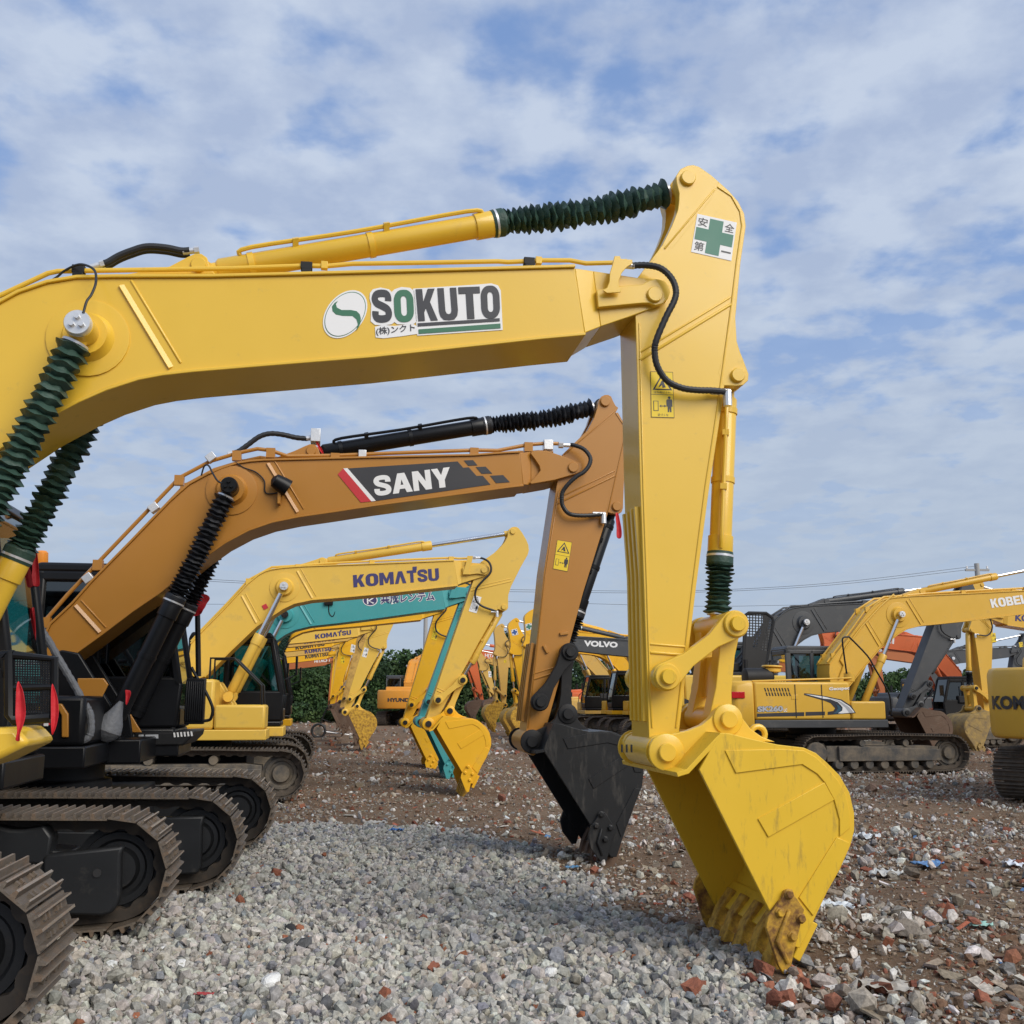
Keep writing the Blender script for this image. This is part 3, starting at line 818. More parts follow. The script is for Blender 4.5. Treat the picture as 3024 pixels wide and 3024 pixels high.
BOOM = dict(
    pin=F3.T(1431, 1682, .34), foot=F3.T(582, 1972, .2), bpin=F3.T(840, 1730, .52), cyl=F3.T(953, 1657, .15),
    top=F3.L([(567, 1901), (590, 1876), (660, 1805), (736, 1724), (767, 1699), (786, 1689), (804, 1683.5), (842, 1678), (904, 1674), (1100, 1667), (1341, 1657)], .27),
    bot=F3.L([(1352, 1727), (1100, 1754), (1010, 1762), (922, 1769), (870, 1780), (838, 1795), (804, 1817), (758, 1848), (680, 1922), (606, 1997)], .27),
    footend=F3.L([(590, 2003), (572, 1995), (563, 1970), (562, 1930)], .27),
    secA=F3.L([(1341, 1657), (1352, 1727)], .27), secB=F3.L([(1364, 1659), (1364, 1722)], .22),
    nose=F3.L([(1364, 1659), (1395, 1662), (1421, 1664), (1436, 1667), (1446, 1676), (1447, 1688), (1440, 1698), (1432, 1702), (1410, 1708), (1364, 1722)], .22),
    boss=F3.L(zI([(1025, 490), (1080, 470), (1220, 455), (1290, 455), (1325, 485), (1332, 520), (1315, 555), (1285, 572), (1240, 565), (1200, 558), (1030, 578)]), .24),
    brk=F3.L(zG([(1130, 408), (1300, 362), (1400, 330), (1440, 314), (1475, 312), (1500, 330), (1510, 365), (1530, 397)]), .14),
    weld1=F3.L(zG([(1215, 440), (1360, 700)]), .275), weld2=F3.L(zG([(690, 675), (830, 935)]), .275),
    pipe=F3.L(zG([(215, 1105), (290, 1020), (560, 740), (760, 520), (980, 400), (1230, 385), (1500, 365)]) + zI([(0, 412), (740, 380), (900, 374), (980, 382), (1110, 380)]), .22),
)
for k in ('pipe',):
    pass

def arc_w(c, r):
    return circ(c, r, 20)

def mk_pin(b, c, v, side, r, t=0.02):
    """pin end: a disc proud of a face, at v pointing towards side (+1/-1)"""
    b.lathe((c[0], v, c[1]), (c[0], v + side * t, c[1]), [(0, r), (t * .8, r), (t, r * .9)], 20)
def bellows(b, p0, p1, n, r0, r1, seed=1, sides=26):
    rnd = random.Random(seed)
    L = (Vector(p1) - Vector(p0)).length
    prof = []
    for i in range(n):
        t0 = i / n
        # folds bunch up at the start and open out towards the end
        f = lambda t: t ** 1.15
        gr = 1 + .08 * t0
        prof += [(L * f(t0), r0 * gr * rnd.uniform(.92, 1.1)), (L * f((i + .5 + rnd.uniform(-.12, .12)) / n), r1 * gr * rnd.uniform(.86, 1.06))]
    prof.append((L, r0))
    ph = [rnd.uniform(0, 6.28) for _ in prof]; am = [rnd.uniform(0, .22) for _ in prof]
    step = L / n
    def jit(k, i, r, t):
        g = 2 * math.pi * i / sides
        return r * (1 + .05 * math.sin(3 * g + ph[k]) + .03 * math.sin(7 * g + 2 * ph[k])), t + step * am[k] * math.sin(g + ph[k] * .3 + 1) + step * .13 * math.sin(5 * g + ph[k])
    i0 = len(b.v)
    b.lathe(p0, p1, prof, sides, True, jit)
    p0v, dv = Vector(p0), (Vector(p1) - Vector(p0)) / L
    for i in range(i0, len(b.v)):
        t = min(1, max(0, (Vector(b.v[i]) - p0v).dot(dv) / L))
        s_ = .10 * L * abs(dv.x) * t * (1 - t) + .004 * math.sin(9 * t + seed)
        b.v[i] = (b.v[i][0], b.v[i][1], b.v[i][2] - s_)

def mk_cylinder(root, name, p0, p1, r, frac, m, rodm, bel=None, seed=1, pipe=None, eye=True, detail=1, eyev=.10):
    p0, p1 = Vector(p0), Vector(p1)
    d = (p1 - p0); L = d.length; d = d.normalized()
    e = p0 + d * L * frac
    b = B()
    b.lathe(p0 + d * r * 1.3, e, [(0, r * .8), (.02, r), (L * frac - r * 1.3 - r * 2.4, r), (L * frac - r * 1.3 - r * 2.35, r * 1.14), (L * frac - r * 1.3 - .02, r * 1.14), (L * frac - r * 1.3, r * 1.02)], 24)
    if eye:
        b.cyl(p0 + Vector((0, -eyev, 0)), p0 + Vector((0, eyev, 0)), r * 1.05)
        b.cyl(p0, p0 + d * r * 1.6, r * .75)
    if detail > 1:
        for f in (.16, .55):
            q = p0 + d * L * frac * f
            b.lathe(q - d * .02, q + d * .02, [(0, r), (0, r * 1.09), (.04, r * 1.09), (.04, r)], 24)
        for k in range(10):                      # gland bolts
            g = 2 * math.pi * k / 10
            a = d.orthogonal().normalized(); c = d.cross(a)
            q = e + (a * math.cos(g) + c * math.sin(g)) * r * .95
            b.cyl(q, q + d * .018, r * .12, n=6)
    o = b.build(name, m, root, angle=40)
    if pipe:
        pb = B()
        a = Vector(pipe)
        q0, q1 = p0 + d * L * frac * .12, p0 + d * L * frac * .93
        pb.tube([q0 + a * r * 1.05, q0 + a * r * 1.5 + d * .08, p0 + d * L * frac * .5 + a * r * 1.35, q1 - d * .12 + a * r * 1.45, q1 + a * r * 1.1], r * .2, 8, 4)
        for f in (.3, .6):
            q = p0 + d * L * frac * f + a * r * 1.3
            pb.obox(q, d * .02, a * r * .35, d.cross(a) * r * .3)
        pb.build('hydraulic_pipe', m, o)
    rb = B()
    rb.cyl(e - d * .05, p1 - d * r * .6, r * .55, n=20)
    rb.build('rod', rodm, o)
    eb = B()
    eb.cyl(p1 + Vector((0, -eyev, 0)), p1 + Vector((0, eyev, 0)), r * 1.0)
    eb.cyl(p1, p1 - d * r * 1.7, r * .7)
    eb.build('rod_eye', m, o, angle=40)
    if bel:
        bb = B()
        s0 = e + d * .01 - d * .06; s1 = p1 - d * r * bel.get('gap', 1.15)
        if bel.get('end'): s1 = e + (p1 - e) * bel['end']
        bb.lathe(e - d * .07, e + d * .03, [(0, r * 1.17), (.02, r * 1.2), (.08, r * 1.22), (.1, r * 1.1)], 24)
        bellows(bb, e + d * .02, s1, bel['n'], r * bel.get('r0', .74), r * bel.get('r1', 1.24), seed)
        q = bb.build('bellows', bel['m'], o, angle=25)
        cb = B()
        for f in (e - d * .05, s1 - d * .01):
            k = r * 1.22 if f is not s1 else r
            rr = r * 1.235 if (f - e).length < .1 else r * .97
            cb.lathe(f, f + d * .016, [(0, rr * .97), (0, rr), (.016, rr), (.016, rr * .97)], 24)
        cb.build('clamp', M['zinc'], o)
    return o

def mk_boom(fr, root, m, S=IDENT, sh=BOOM, hw=.27, pipes=True, detail=1, pipem=None, bracket=True):
    k = S.k
    top, bot = S.all(sh['top']), S.all(sh['bot'])
    b = B()
    hwk = hw * k
    b.prism(top + bot + S.all(sh['footend']), -hwk, hwk)
    b.strip(top, .022 * k, -hwk - .02, hwk + .02)
    b.strip(bot, .022 * k, -hwk - .02, hwk + .02)
    A, Bs = S.all(sh['secA']), S.all(sh['secB'])
    nk = .22 * k
    vs = []
    for (q, v) in ((A, hwk), (Bs, nk)):
        for w in (-v, v):
            vs += [(q[0].x, w, q[0].y), (q[1].x, w, q[1].y)]
    # 0,1 A near(-) top/bot ; 2,3 A far ; 4,5 B - ; 6,7 B +
    b.add(vs, [(0, 1, 5, 4), (2, 6, 7, 3), (0, 4, 6, 2), (1, 3, 7, 5), (0, 2, 3, 1), (4, 5, 7, 6)])
    b.prism(S.all(sh['nose']), -nk, nk)
    for s in (-1, 1):
        b.prism(S.all(sh['boss']), s * (nk - .01), s * (nk + .045 * k))
        for w in ('weld1', 'weld2'):
            p, q = S(sh[w][0]), S(sh[w][1])
            dq = (q - p).normalized(); pr = Vector((-dq.y, dq.x)) * (1 if dq.y < 0 else -1)
            e0, e1, wd, ht = p, q, .042 * k, .018 * k
            vs = []
            for c in (e0, e1):
                vs += [(c.x, s * (hwk - .004), c.y), (c.x, s * (hwk + ht), c.y), (c.x + pr.x * wd, s * (hwk - .004), c.y + pr.y * wd)]
            b.add(vs, [(0, 1, 2), (3, 5, 4), (0, 3, 4, 1), (1, 4, 5, 2), (0, 2, 5, 3)])
            b.tube([(p.x + pr.x * .085 * k, s * hwk, p.y + pr.y * .085 * k), (q.x + pr.x * .085 * k, s * hwk, q.y + pr.y * .085 * k)], .010 * k, 6)
    for s in (-1, 1):
        b.prism(S.all(sh['brk']), s * .06 * k, s * .15 * k)
    o = b.build('boom', m, root, bevel=.006 * k if detail > 0 else 0, angle=30)
    pb = B()
    pin = S(sh['pin']); cy = S(sh['cyl']); bp = S(sh['bpin'])
    for s in (-1, 1):
        mk_pin(pb, pin, s * (nk + .04 * k), s, .055 * k, .03)
        mk_pin(pb, cy, s * .14 * k, s, .05 * k, .03)
        pb.lathe((bp.x, s * hwk, bp.y), (bp.x, s * (hwk + .03), bp.y), [(0, .25 * k), (.012, .25 * k), (.014, .235 * k)], 28)
        pb.lathe((bp.x, s * hwk, bp.y), (bp.x, s * (hwk + .09), bp.y), [(0, .17 * k), (.03, .15 * k), (.06, .135 * k), (.09, .13 * k)], 28)
    pb.build('pin', m, o, angle=40)
    if pipes and 'pipe' in sh:
        line = S.all(sh['pipe'])
        for s in (-1, 1):
            t = B()
            t.tube([(p.x, s * hwk * .72, p.y) for p in line], .02 * k, 8)
            for i in range(1, len(line) - 1, 2):
                q = line[i]
                t.obox((q.x, s * hwk * .72, q.y - .03 * k), (.045 * k, 0, 0), (0, .035 * k, 0), (0, 0, .05 * k))
            t.build('hydraulic_pipe', pipem or m, o)
        e = line[-1]
        if not bracket: return o
        br = B()
        for s in (-1, 1):
            c = e
            br.prism([(c.x - .05 * k, c.y + .03 * k), (c.x + .05 * k, c.y + .03 * k), (c.x + .03 * k, c.y - .08 * k), (c.x - .02 * k, c.y - .2 * k), (c.x - .01 * k, c.y - .3 * k), (c.x - .13 * k, c.y - .3 * k), (c.x - .1 * k, c.y - .2 * k), (c.x - .06 * k, c.y - .06 * k)], s * (nk + .05 * k), s * (nk + .065 * k))
        br.build('hose_bracket', m, o)
    return o

def mk_arm(fr, root, m, S, hose=True, detail=1, hosem=None, sh=ARM, hw=.20):
    k = S.k; h = hw * k
    b = B()
    main = S.all(sh['main'])
    b.prism(main, -h, h)
    for s in (-1, 1):
        b.prism(S.all(sh['ear']), s * (h - .09 * k), s * h * 1.003)
        b.prism(S.all(sh['brk']), s * (h - .09 * k), s * h * 1.003)
        for w in ('weld1', 'weld2'):
            p, q = S(sh[w][0]), S(sh[w][1])
            b.tube([(p.x, s * h, p.y), (q.x, s * h, q.y)], .012 * k, 6)
            b.tube([(p.x, s * h, p.y + .055 * k), (q.x, s * h, q.y + .055 * k)], .009 * k, 6)
        if detail > 1:
            for e in ('edge', 'edge2', 'edge3'):
                b.tube([(q.x, s * (h + .001), q.y) for q in S.all(sh[e])], .008 * k, 6)
    tip = S(sh['tip'])
    b.cyl((tip.x, -.26 * k, tip.y), (tip.x, .26 * k, tip.y), .105 * k, n=28)
    if detail > 1:
        wl = S.all(sh['wear'])
        for v in (-.14, -.05, .05, .14):
            b.strip(wl, -.032, v * k - .018, v * k + .018)
    o = b.build('arm', m, root, bevel=.005 * k, angle=30)
    pb = B()
    for key, r in (('cyl', .055), ('bracket', .05)):
        c = S(sh[key])
        for s in (-1, 1): mk_pin(pb, c, s * h, s, r * k, .03)
    pb.build('pin', m, o, angle=40)
    if hose:
        hp = S.all(sh['hose'])
        for s in ((-1, 1) if detail > 1 else (-fr.face,)):
            hb = B()
            nv = .34 * k
            vv = [.27, .29, .32, .34, .35, .35, .34, .32, .30, .29, .28, .28, .28, .27, .25]
            hb.tube([(q.x, s * vv[i] * k, q.y) for i, q in enumerate(hp)], .021 * k, 10, 8 if detail > 1 else 3, ring=[1.0, 1.14] if detail > 1 else None)
            q = hb.build('hose', hosem or M['rubber'], o)
            fb = B()
            a, c = hp[0], hp[1]
            fb.cyl((a.x - .1 * k, s * .27 * k, a.y), (a.x + .02 * k, s * .27 * k, a.y), .024 * k, n=10)
            fb.cyl((a.x - .13 * k, s * .27 * k, a.y), (a.x - .08 * k, s * .27 * k, a.y), .036 * k, n=6)
            e = hp[-1]
            fb.cyl((e.x - .12 * k, s * .25 * k, e.y), (e.x + .02 * k, s * .25 * k, e.y), .024 * k, n=10)
            fb.lathe((e.x, s * .25 * k, e.y), (e.x, s * .25 * k, e.y - .1 * k), [(0, .03 * k), (.1 * k, .03 * k)], 10)
            fb.build('hose_fitting', M['zinc'], o)
    return o

def mk_bucket(fr, root, S, mout, hw=.62, mear=None, mtooth=None, detail=1, teeth=5, mcut=None, mside=None, sh=None):
    k = S.k; h = hw * k
    sh = sh or BUC
    side = S.all(sh['side'])
    b = B()
    t = .028 * k
    for s in (-1, 1):
        b.prism(side, s * h, s * (h - t))
    back = side[1:sh.get('nback', 16)]
    b.strip(back, -.026 * k, -h + t, h - t)
    b.strip(S.all(sh['front']), -.03 * k, -h + .002, h - .002)
    la, lb = S(sh['lipa']), S(sh['lipb'])
    b.strip([la, lb], -.045 * k, -h + t, h - t)
    o = b.build('bucket', mout, root, bevel=.004 * k, angle=25)
    eb = B()
    ear = S.all(sh['ear'])
    tip, link = S(sh['tip']), S(sh['link'])
    for s in (-1, 1):
        eb.prism(ear, s * .29 * k, s * .36 * k)
        eb.lathe((tip.x, s * .36 * k, tip.y), (tip.x, s * .375 * k, tip.y), [(0, .118 * k), (.01, .118 * k), (.014, .11 * k)], 28)
        eb.lathe((link.x, s * .36 * k, link.y), (link.x, s * .375 * k, link.y), [(0, .1 * k), (.01, .1 * k), (.014, .093 * k)], 28)
    eb.cyl((link.x, -.29 * k, link.y), (link.x, .29 * k, link.y), .075 * k)
    eb.build('bucket_ear', mear or mout, o, bevel=.005 * k, angle=35)
    pb = B()
    for c, r in ((tip, .058), (link, .055)):
        for s in (-1, 1): mk_pin(pb, c, s * .374 * k, s, r * k, .03)
    pb.build('pin', (mear or mout) if detail > 1 else M['dullblack'], o, angle=40)
    if detail > 0:
        wb = B()
        for s in (-1, 1):
            for key in ('band1', 'band2', 'band3'):
                wb.prism(S.all(sh[key]), s * (h - .002), s * (h + .009 * k))
        wb.build('wear_plate', mside or mout, o, bevel=.003, angle=30)
    cut = S.all(sh['cutter'])
    for s in (-1, 1):
        cb = B()
        cb.prism(cut, s * (h + .002), s * (h + .035 * k))
        for q in S.all(sh['bolts']):
            cb.lathe((q.x, s * (h + .03 * k), q.y), (q.x, s * (h + .065 * k), q.y), [(0, .034 * k), (.012 * k, .034 * k), (.012 * k, .024 * k), (.035 * k, .024 * k)], 6, smooth=False)
        if detail > 1:
            r0, r1, r2 = S.all(sh['rib'])
            cb.tube([(r0.x, s * (h + .036), r0.y), (r1.x, s * (h + .05), r1.y), (r2.x, s * (h + .036), r2.y)], .016 * k, 6)
        cb.build('side_cutter', mcut or mout, o, bevel=.005 * k, angle=35)
    if detail > 0:
        cc = B()
        for s in (-1, 1): cc.prism(S.all(sh['corner']), s * (h - .14 * k), s * (h - .04 * k))
        cc.build('corner_guard', mout, o, bevel=.006)
    d = (S(sh['toothtip']) - lb).normalized(); nrm = Vector((-d.y, d.x))
    for i in range(teeth):
        v = (-1 + 2 * (i + .5) / teeth) * h * .96
        tb = B()
        a = lb - d * .14 * k
        # adapter straddling the lip, then the tooth point
        w = .05 * k
        prof = [a + nrm * .05 * k, lb + d * .02 * k + nrm * .06 * k, lb + d * .12 * k + nrm * .045 * k, lb + d * .12 * k - nrm * .05 * k, lb + d * .02 * k - nrm * .07 * k, a - nrm * .06 * k]
        tb.prism(prof, v - w, v + w)
        q0, q1 = lb + d * .11 * k, lb + d * .30 * k
        vs = []
        for (q, hh, ww) in ((q0, .055 * k, .062 * k), (q1, .012 * k, .05 * k)):
            for sv in (-1, 1):
                for sn in (-1, 1):
                    p = q + nrm * hh * sn
                    vs.append((p.x, v + ww * sv, p.y))
        tb.add(vs, [(0, 1, 3, 2), (4, 6, 7, 5), (0, 4, 5, 1), (2, 3, 7, 6), (0, 2, 6, 4), (1, 5, 7, 3)])
        tb.build('tooth', mtooth or mout, o, bevel=.006 * k, angle=30)
    return o

def mk_links(root, armlink, rodpin, buclink, k, m, pinm):
    for s in (-1, 1):
        b = B()
        b.prism(hull_bar(armlink, .092 * k, rodpin, .092 * k, .050 * k), s * .27 * k, s * .34 * k)
        for c in (armlink, rodpin):
            b.lathe((c.x, s * .34 * k, c.y), (c.x, s * .365 * k, c.y), [(0, .085 * k), (.02 * k, .085 * k), (.025 * k, .078 * k)], 28)
        o = b.build('link_arm', m, root, bevel=.006 * k, angle=30)
        p = B()
        for c in (armlink, rodpin): mk_pin(p, c, s * .362 * k, s, .050 * k, .035)
        p.build('pin', pinm, o, angle=40)
    b = B()
    for s in (-1, 1):
        b.prism(hull_bar(rodpin, .08 * k, buclink, .08 * k, .055 * k), s * .10 * k, s * .24 * k)
    b.cyl((rodpin.x, -.26 * k, rodpin.y), (rodpin.x, .26 * k, rodpin.y), .085 * k)
    b.cyl((buclink.x, -.27 * k, buclink.y), (buclink.x, .27 * k, buclink.y), .08 * k)
    d = (Vector(buclink) - Vector(rodpin)); c = Vector(rodpin) + d * .55
    n = Vector((-d.y, d.x)).normalized() * .02 * k
    b.obox((c.x, 0, c.y), (d.x * .22, 0, d.y * .22), (0, .12 * k, 0), (n.x, 0, n.y))
    b.build('bucket_link', m, root, bevel=.006 * k, angle=30)

def circle_meet(a, ra, b, rb, side):
    a, b = Vector(a), Vector(b)
    d = b - a; L = min(d.length, (ra + rb) * .999)
    d = d.normalized()
    x = (ra * ra - rb * rb + L * L) / (2 * L)
    y = math.sqrt(max(0, ra * ra - x * x))
    return a + d * x + Vector((-d.y, d.x)) * y * side

# ------------------------------------------------------------------ crawler track
SHOE = {}
def shoe_mesh(width, m, pitch):
    key = (round(width, 2), m.name, round(pitch, 3))
    if key in SHOE: return SHOE[key]
    b = B()
    shoe_geo(b, Matrix.Identity(4), width, pitch)
    me = b.mesh('track_shoe', 30); me.materials.append(m)
    if m is M['track']:
        me.materials.append(M['trackedge'])
        for p in me.polygons:
            if all(me.vertices[i].co.z > .04 for i in p.vertices): p.material_index = 1
    SHOE[key] = me
    return me
def shoe_geo(b, X, width, pitch, bolts=True):
    h = width / 2; q = pitch * .5
    prof = [(-q * .99, 0), (q * .97, 0), (q * .97, .012), (q * .80, .014), (q * .74, .046), (q * .64, .046), (q * .58, .014), (.016, .012), (.007, .046), (-.007, .046), (-.016, .012),
            (-q * .62, .012), (-q * .70, .046), (-q * .80, .046), (-q * .88, .012), (-q * .99, .010)]
    n = len(prof)
    vs = [X @ Vector((a, s * h, c)) for s in (-1, 1) for a, c in prof]
    fs = [tuple(range(n)), tuple(range(2 * n - 1, n - 1, -1))] + [((i + 1) % n, i, i + n, (i + 1) % n + n) for i in range(n)]
    b.add(vs, fs)
    if bolts:
        for s in (-1, 1):
            for a in (-.045, .04):
                for vv in (.075, .14):
                    c = Vector((a, s * vv, .02))
                    v8 = [X @ (c + Vector((i * .013, j * .013, kk * .010))) for i in (-1, 1) for j in (-1, 1) for kk in (-1, 1)]
                    b.add(v8, [(0, 1, 3, 2), (4, 6, 7, 5), (0, 4, 5, 1), (2, 3, 7, 6), (0, 2, 6, 4), (1, 5, 7, 3)])
def mk_track(root, uf, ur, vc, width=.6, shoem=None, framem=None, single=False, sag=.0, near=1, plate=None, Rw=.352, rise=.035, topline=None):
    shoem = shoem or M['track']; framem = framem or M['trackframe']
    cf, cr = Vector((uf - Rw - .05, Rw + .065)), Vector((ur + Rw + .05, Rw + .075))
    path = []
    for i in range(24): path.append(cf + Vector((math.cos(R(-90 + 180 * i / 23)), math.sin(R(-90 + 180 * i / 23)))) * Rw)
    L = cf.x - cr.x
    for t in ([.18, .34, .5, .66, .82] if topline is None else [a for a, _ in topline]):
        dz = rise * math.sin(math.pi * t) if topline is None else dict(topline)[t]
        p = cf.lerp(cr, t); path.append(Vector((p.x, cf.y + Rw + dz - .005)))
    for i in range(24): path.append(cr + Vector((math.cos(R(90 + 180 * i / 23)), math.sin(R(90 + 180 * i / 23)))) * Rw)
    path.append(Vector((cr.x + .3, .055))); path.append(Vector((cf.x - .3, .05)))
    pts = [Vector(p) for p in path] + [Vector(path[0])]
    cum = [0]
    for i in range(1, len(pts)): cum.append(cum[-1] + (pts[i] - pts[i - 1]).length)
    N = int(round(cum[-1] / .19)); pitch = cum[-1] / N
    def at(s):
        s %= cum[-1]
        for i in range(1, len(pts)):
            if cum[i] >= s:
                return pts[i - 1].lerp(pts[i], (s - cum[i - 1]) / max(1e-9, cum[i] - cum[i - 1]))
        return pts[-1]
    cb = B()
    # link chain, a closed band under the shoes
    inner = []
    n = N * 4
    ring = []
    for i in range(n):
        s = cum[-1] * i / n
        p = at(s); d = (at(s + .03) - at(s - .03)).normalized(); nr = Vector((d.y, -d.x))
        ring.append((p - nr * .005, p - nr * (.10 if i % 4 < 2 else .078)))
    for sv in (-.11, .05):
        vs = []
        for a, c in ring:
            vs += [(a.x, vc + sv, a.y), (a.x, vc + sv + .06, a.y), (c.x, vc + sv + .06, c.y), (c.x, vc + sv, c.y)]
        fs = []
        for i in range(n):
            j = (i + 1) % n
            for q in range(4):
                r = (q + 1) % 4
                fs.append((i * 4 + q, i * 4 + r, j * 4 + r, j * 4 + q))
        cb.add(vs, fs)
    tr = cb.build('track', shoem if shoem is not M['track'] else M['chainsteel'], root, angle=20)
    sb = B()
    for i in range(N):
        s = (i + .5) * pitch
        p = at(s); d = (at(s + pitch * .45) - at(s - pitch * .45)).normalized(); nr = Vector((d.y, -d.x))
        X = Matrix(((d.x, 0, nr.x, p.x), (0, 1, 0, vc), (d.y, 0, nr.y, p.y), (0, 0, 0, 1)))
        if single:
            o = bpy.data.objects.new('track_shoe', shoe_mesh(width, shoem, pitch))
            COL.objects.link(o); o.parent = tr; o.matrix_local = X
        else:
            shoe_geo(sb, X, width, pitch, bolts=False)
    if not single:
        sb.build('shoe_chain', shoem, tr, angle=30)
    wb = B()
    for s in (-1, 1):
        wb.lathe((cf.x, vc, cf.y), (cf.x, vc + s * .1, cf.y), [(0, Rw - .05), (.03, Rw - .05), (.035, Rw - .10), (.06, Rw - .105), (.062, Rw - .15), (.035, Rw - .17), (.04, .15), (.10, .13), (.105, .06)], 36)
    wb.build('idler', framem, tr, angle=30)
    sb = B()
    n = 44
    prof = [((cr.x + (Rw - (.03 if i % 4 < 2 else .09)) * math.cos(2 * math.pi * i / n)), (cr.y + (Rw - (.03 if i % 4 < 2 else .09)) * math.sin(2 * math.pi * i / n))) for i in range(n)]
    sb.prism(prof, vc - .04, vc + .04)
    for s in (-1, 1):
        sb.lathe((cr.x, vc, cr.y), (cr.x, vc + s * .22, cr.y), [(0, .24), (.2, .24), (.22, .22)], 28)
    sb.build('sprocket', framem, tr, angle=30)
    fb = B()
    fb.prism([(cr.x + .25, .25), (cf.x - .42, .25), (cf.x - .30, .30), (cf.x - .30, .55), (cf.x - .55, .58), (cr.x + .25, .58)], vc - .16, vc + .16)
    for s in (-1, 1):
        fb.prism([(cr.x + .5, .26), (cf.x - .3, .26), (cf.x - .3, .50), (cr.x + .5, .58)], vc + s * .16, vc + s * .24)
    for t in (.34, .66):
        u = cf.lerp(cr, t).x
        fb.box(u - .05, u + .05, vc - .06, vc + .06, .55, cf.y + Rw - .16)
    fb.build('track_frame', framem, tr, bevel=.012, angle=30)
    rb = B()
    for i in range(7):
        u = cr.x + .5 + (L - 1.05) * i / 6
        rb.lathe((u, vc - .21, .19), (u, vc + .21, .19), [(0, .05), (.0, .09), (.05, .11), (.37, .11), (.42, .09), (.42, .05)], 18)
    for t in (.34, .66):
        u = cf.lerp(cr, t).x
        rb.lathe((u, vc - .19, cf.y + Rw - .13), (u, vc + .19, cf.y + Rw - .13), [(0, .06), (.0, .07), (.38, .07), (.38, .05)], 16)
    rb.build('roller', framem, tr, angle=30)
    return tr

# ------------------------------------------------------------------ upper structure
def mk_cab(root, u0, u1, v0, v1, w0, w1, m, glassm, face_sign=1, detail=1):
    """cab with a raked front (front at u1), glazed on all sides"""
    t = .07
    fr_top = u1 - .22
    side = [(u0, w0), (u1 - .05, w0), (u1, w0 + .55), (fr_top, w1 - .10), (fr_top - .08, w1), (u0 + .06, w1), (u0, w1 - .08)]
    b = B()
    # floor, lower panels, roof
    b.box(u0, u1 - .05, v0, v1, w0, w0 + .10)
    b.prism([(u0, w1 - .10), (fr_top, w1 - .10), (fr_top - .06, w1), (u0 + .05, w1)], v0, v1)
    for v in (v0, v1 - t):
        b.prism([(u0, w0 + .1), (u1 - .04, w0 + .1), (u1, w0 + .55), (u1 - .08, w0 + .62), (u0, w0 + .62)], v, v + t)
        b.prism([(u0, w0 + .6), (u0 + .14, w0 + .6), (u0 + .14, w1 - .08), (u0, w1 - .08)], v, v + t)
        b.prism([(u0 + .62, w0 + .6), (u0 + .72, w0 + .6), (u0 + .72, w1 - .08), (u0 + .62, w1 - .08)], v, v + t)
        b.prism([(u1 - .10, w0 + .5), (u1, w0 + .5), (fr_top, w1 - .08), (fr_top - .10, w1 - .08)], v, v + t)
        b.prism([(u0, w1 - .2), (fr_top + .02, w1 - .2), (fr_top, w1 - .08), (u0, w1 - .08)], v, v + t)
    b.box(u0, u0 + .06, v0 + t, v1 - t, w0 + .1, w0 + .75)
    b.box(u0, u0 + .06, v0 + t, v1 - t, w1 - .22, w1 - .09)
    b.box(u1 - .10, u1 - .02, v0 + t, v1 - t, w0 + .1, w0 + .32)
    o = b.build('cab', m, root, bevel=.03, angle=35)
    def pane(pts):
        g = B(); g.add(pts, [tuple(range(len(pts)))]); g.build('window_pane', glassm, o)
    for v in (v0 + t * .5, v1 - t * .5):
        pane([(u0 + .14, v, w0 + .62), (u0 + .62, v, w0 + .62), (u0 + .62, v, w1 - .2), (u0 + .14, v, w1 - .2)])
        pane([(u0 + .72, v, w0 + .62), (u1 - .09, v, w0 + .62), (fr_top - .09, v, w1 - .2), (u0 + .72, v, w1 - .2)])
    pane([(u1 - .05, v0 + t, w0 + .32), (u1 - .04, v1 - t, w0 + .32), (u1 - .03, v1 - t, w0 + .55), (u1 - .03, v0 + t, w0 + .55)])
    pane([(u1 - .04, v0 + t, w0 + .55), (u1 - .04, v1 - t, w0 + .55), (fr_top - .03, v1 - t, w1 - .1), (fr_top - .03, v0 + t, w1 - .1)])
    pane([(u0 + .03, v0 + t, w0 + .75), (u0 + .03, v1 - t, w0 + .75), (u0 + .03, v1 - t, w1 - .22), (u0 + .03, v0 + t, w1 - .22)])
    s = B()
    vm = (v0 + v1) / 2
    s.box(u0 + .25, u0 + .8, vm - .25, vm + .25, w0 + .35, w0 + .6)
    s.prism([(u0 + .22, w0 + .55), (u0 + .36, w0 + .55), (u0 + .28, w0 + 1.25), (u0 + .16, w0 + 1.25)], vm - .24, vm + .24)
    s.box(u0 + .4, u0 + .9, vm - .42, vm - .28, w0 + .5, w0 + .75)
    s.box(u0 + .4, u0 + .9, vm + .28, vm + .42, w0 + .5, w0 + .75)
    s.build('seat', M['seat'], o, bevel=.04)
    h = B()
    for v in (v0 - .012, v1 + .012):
        h.tube([(u0 + .78, v, w0 + .75), (u0 + .78, v * 1.0, w0 + 1.05)], .014, 6)
    h.build('door_handle', M['black'], o)
    return o

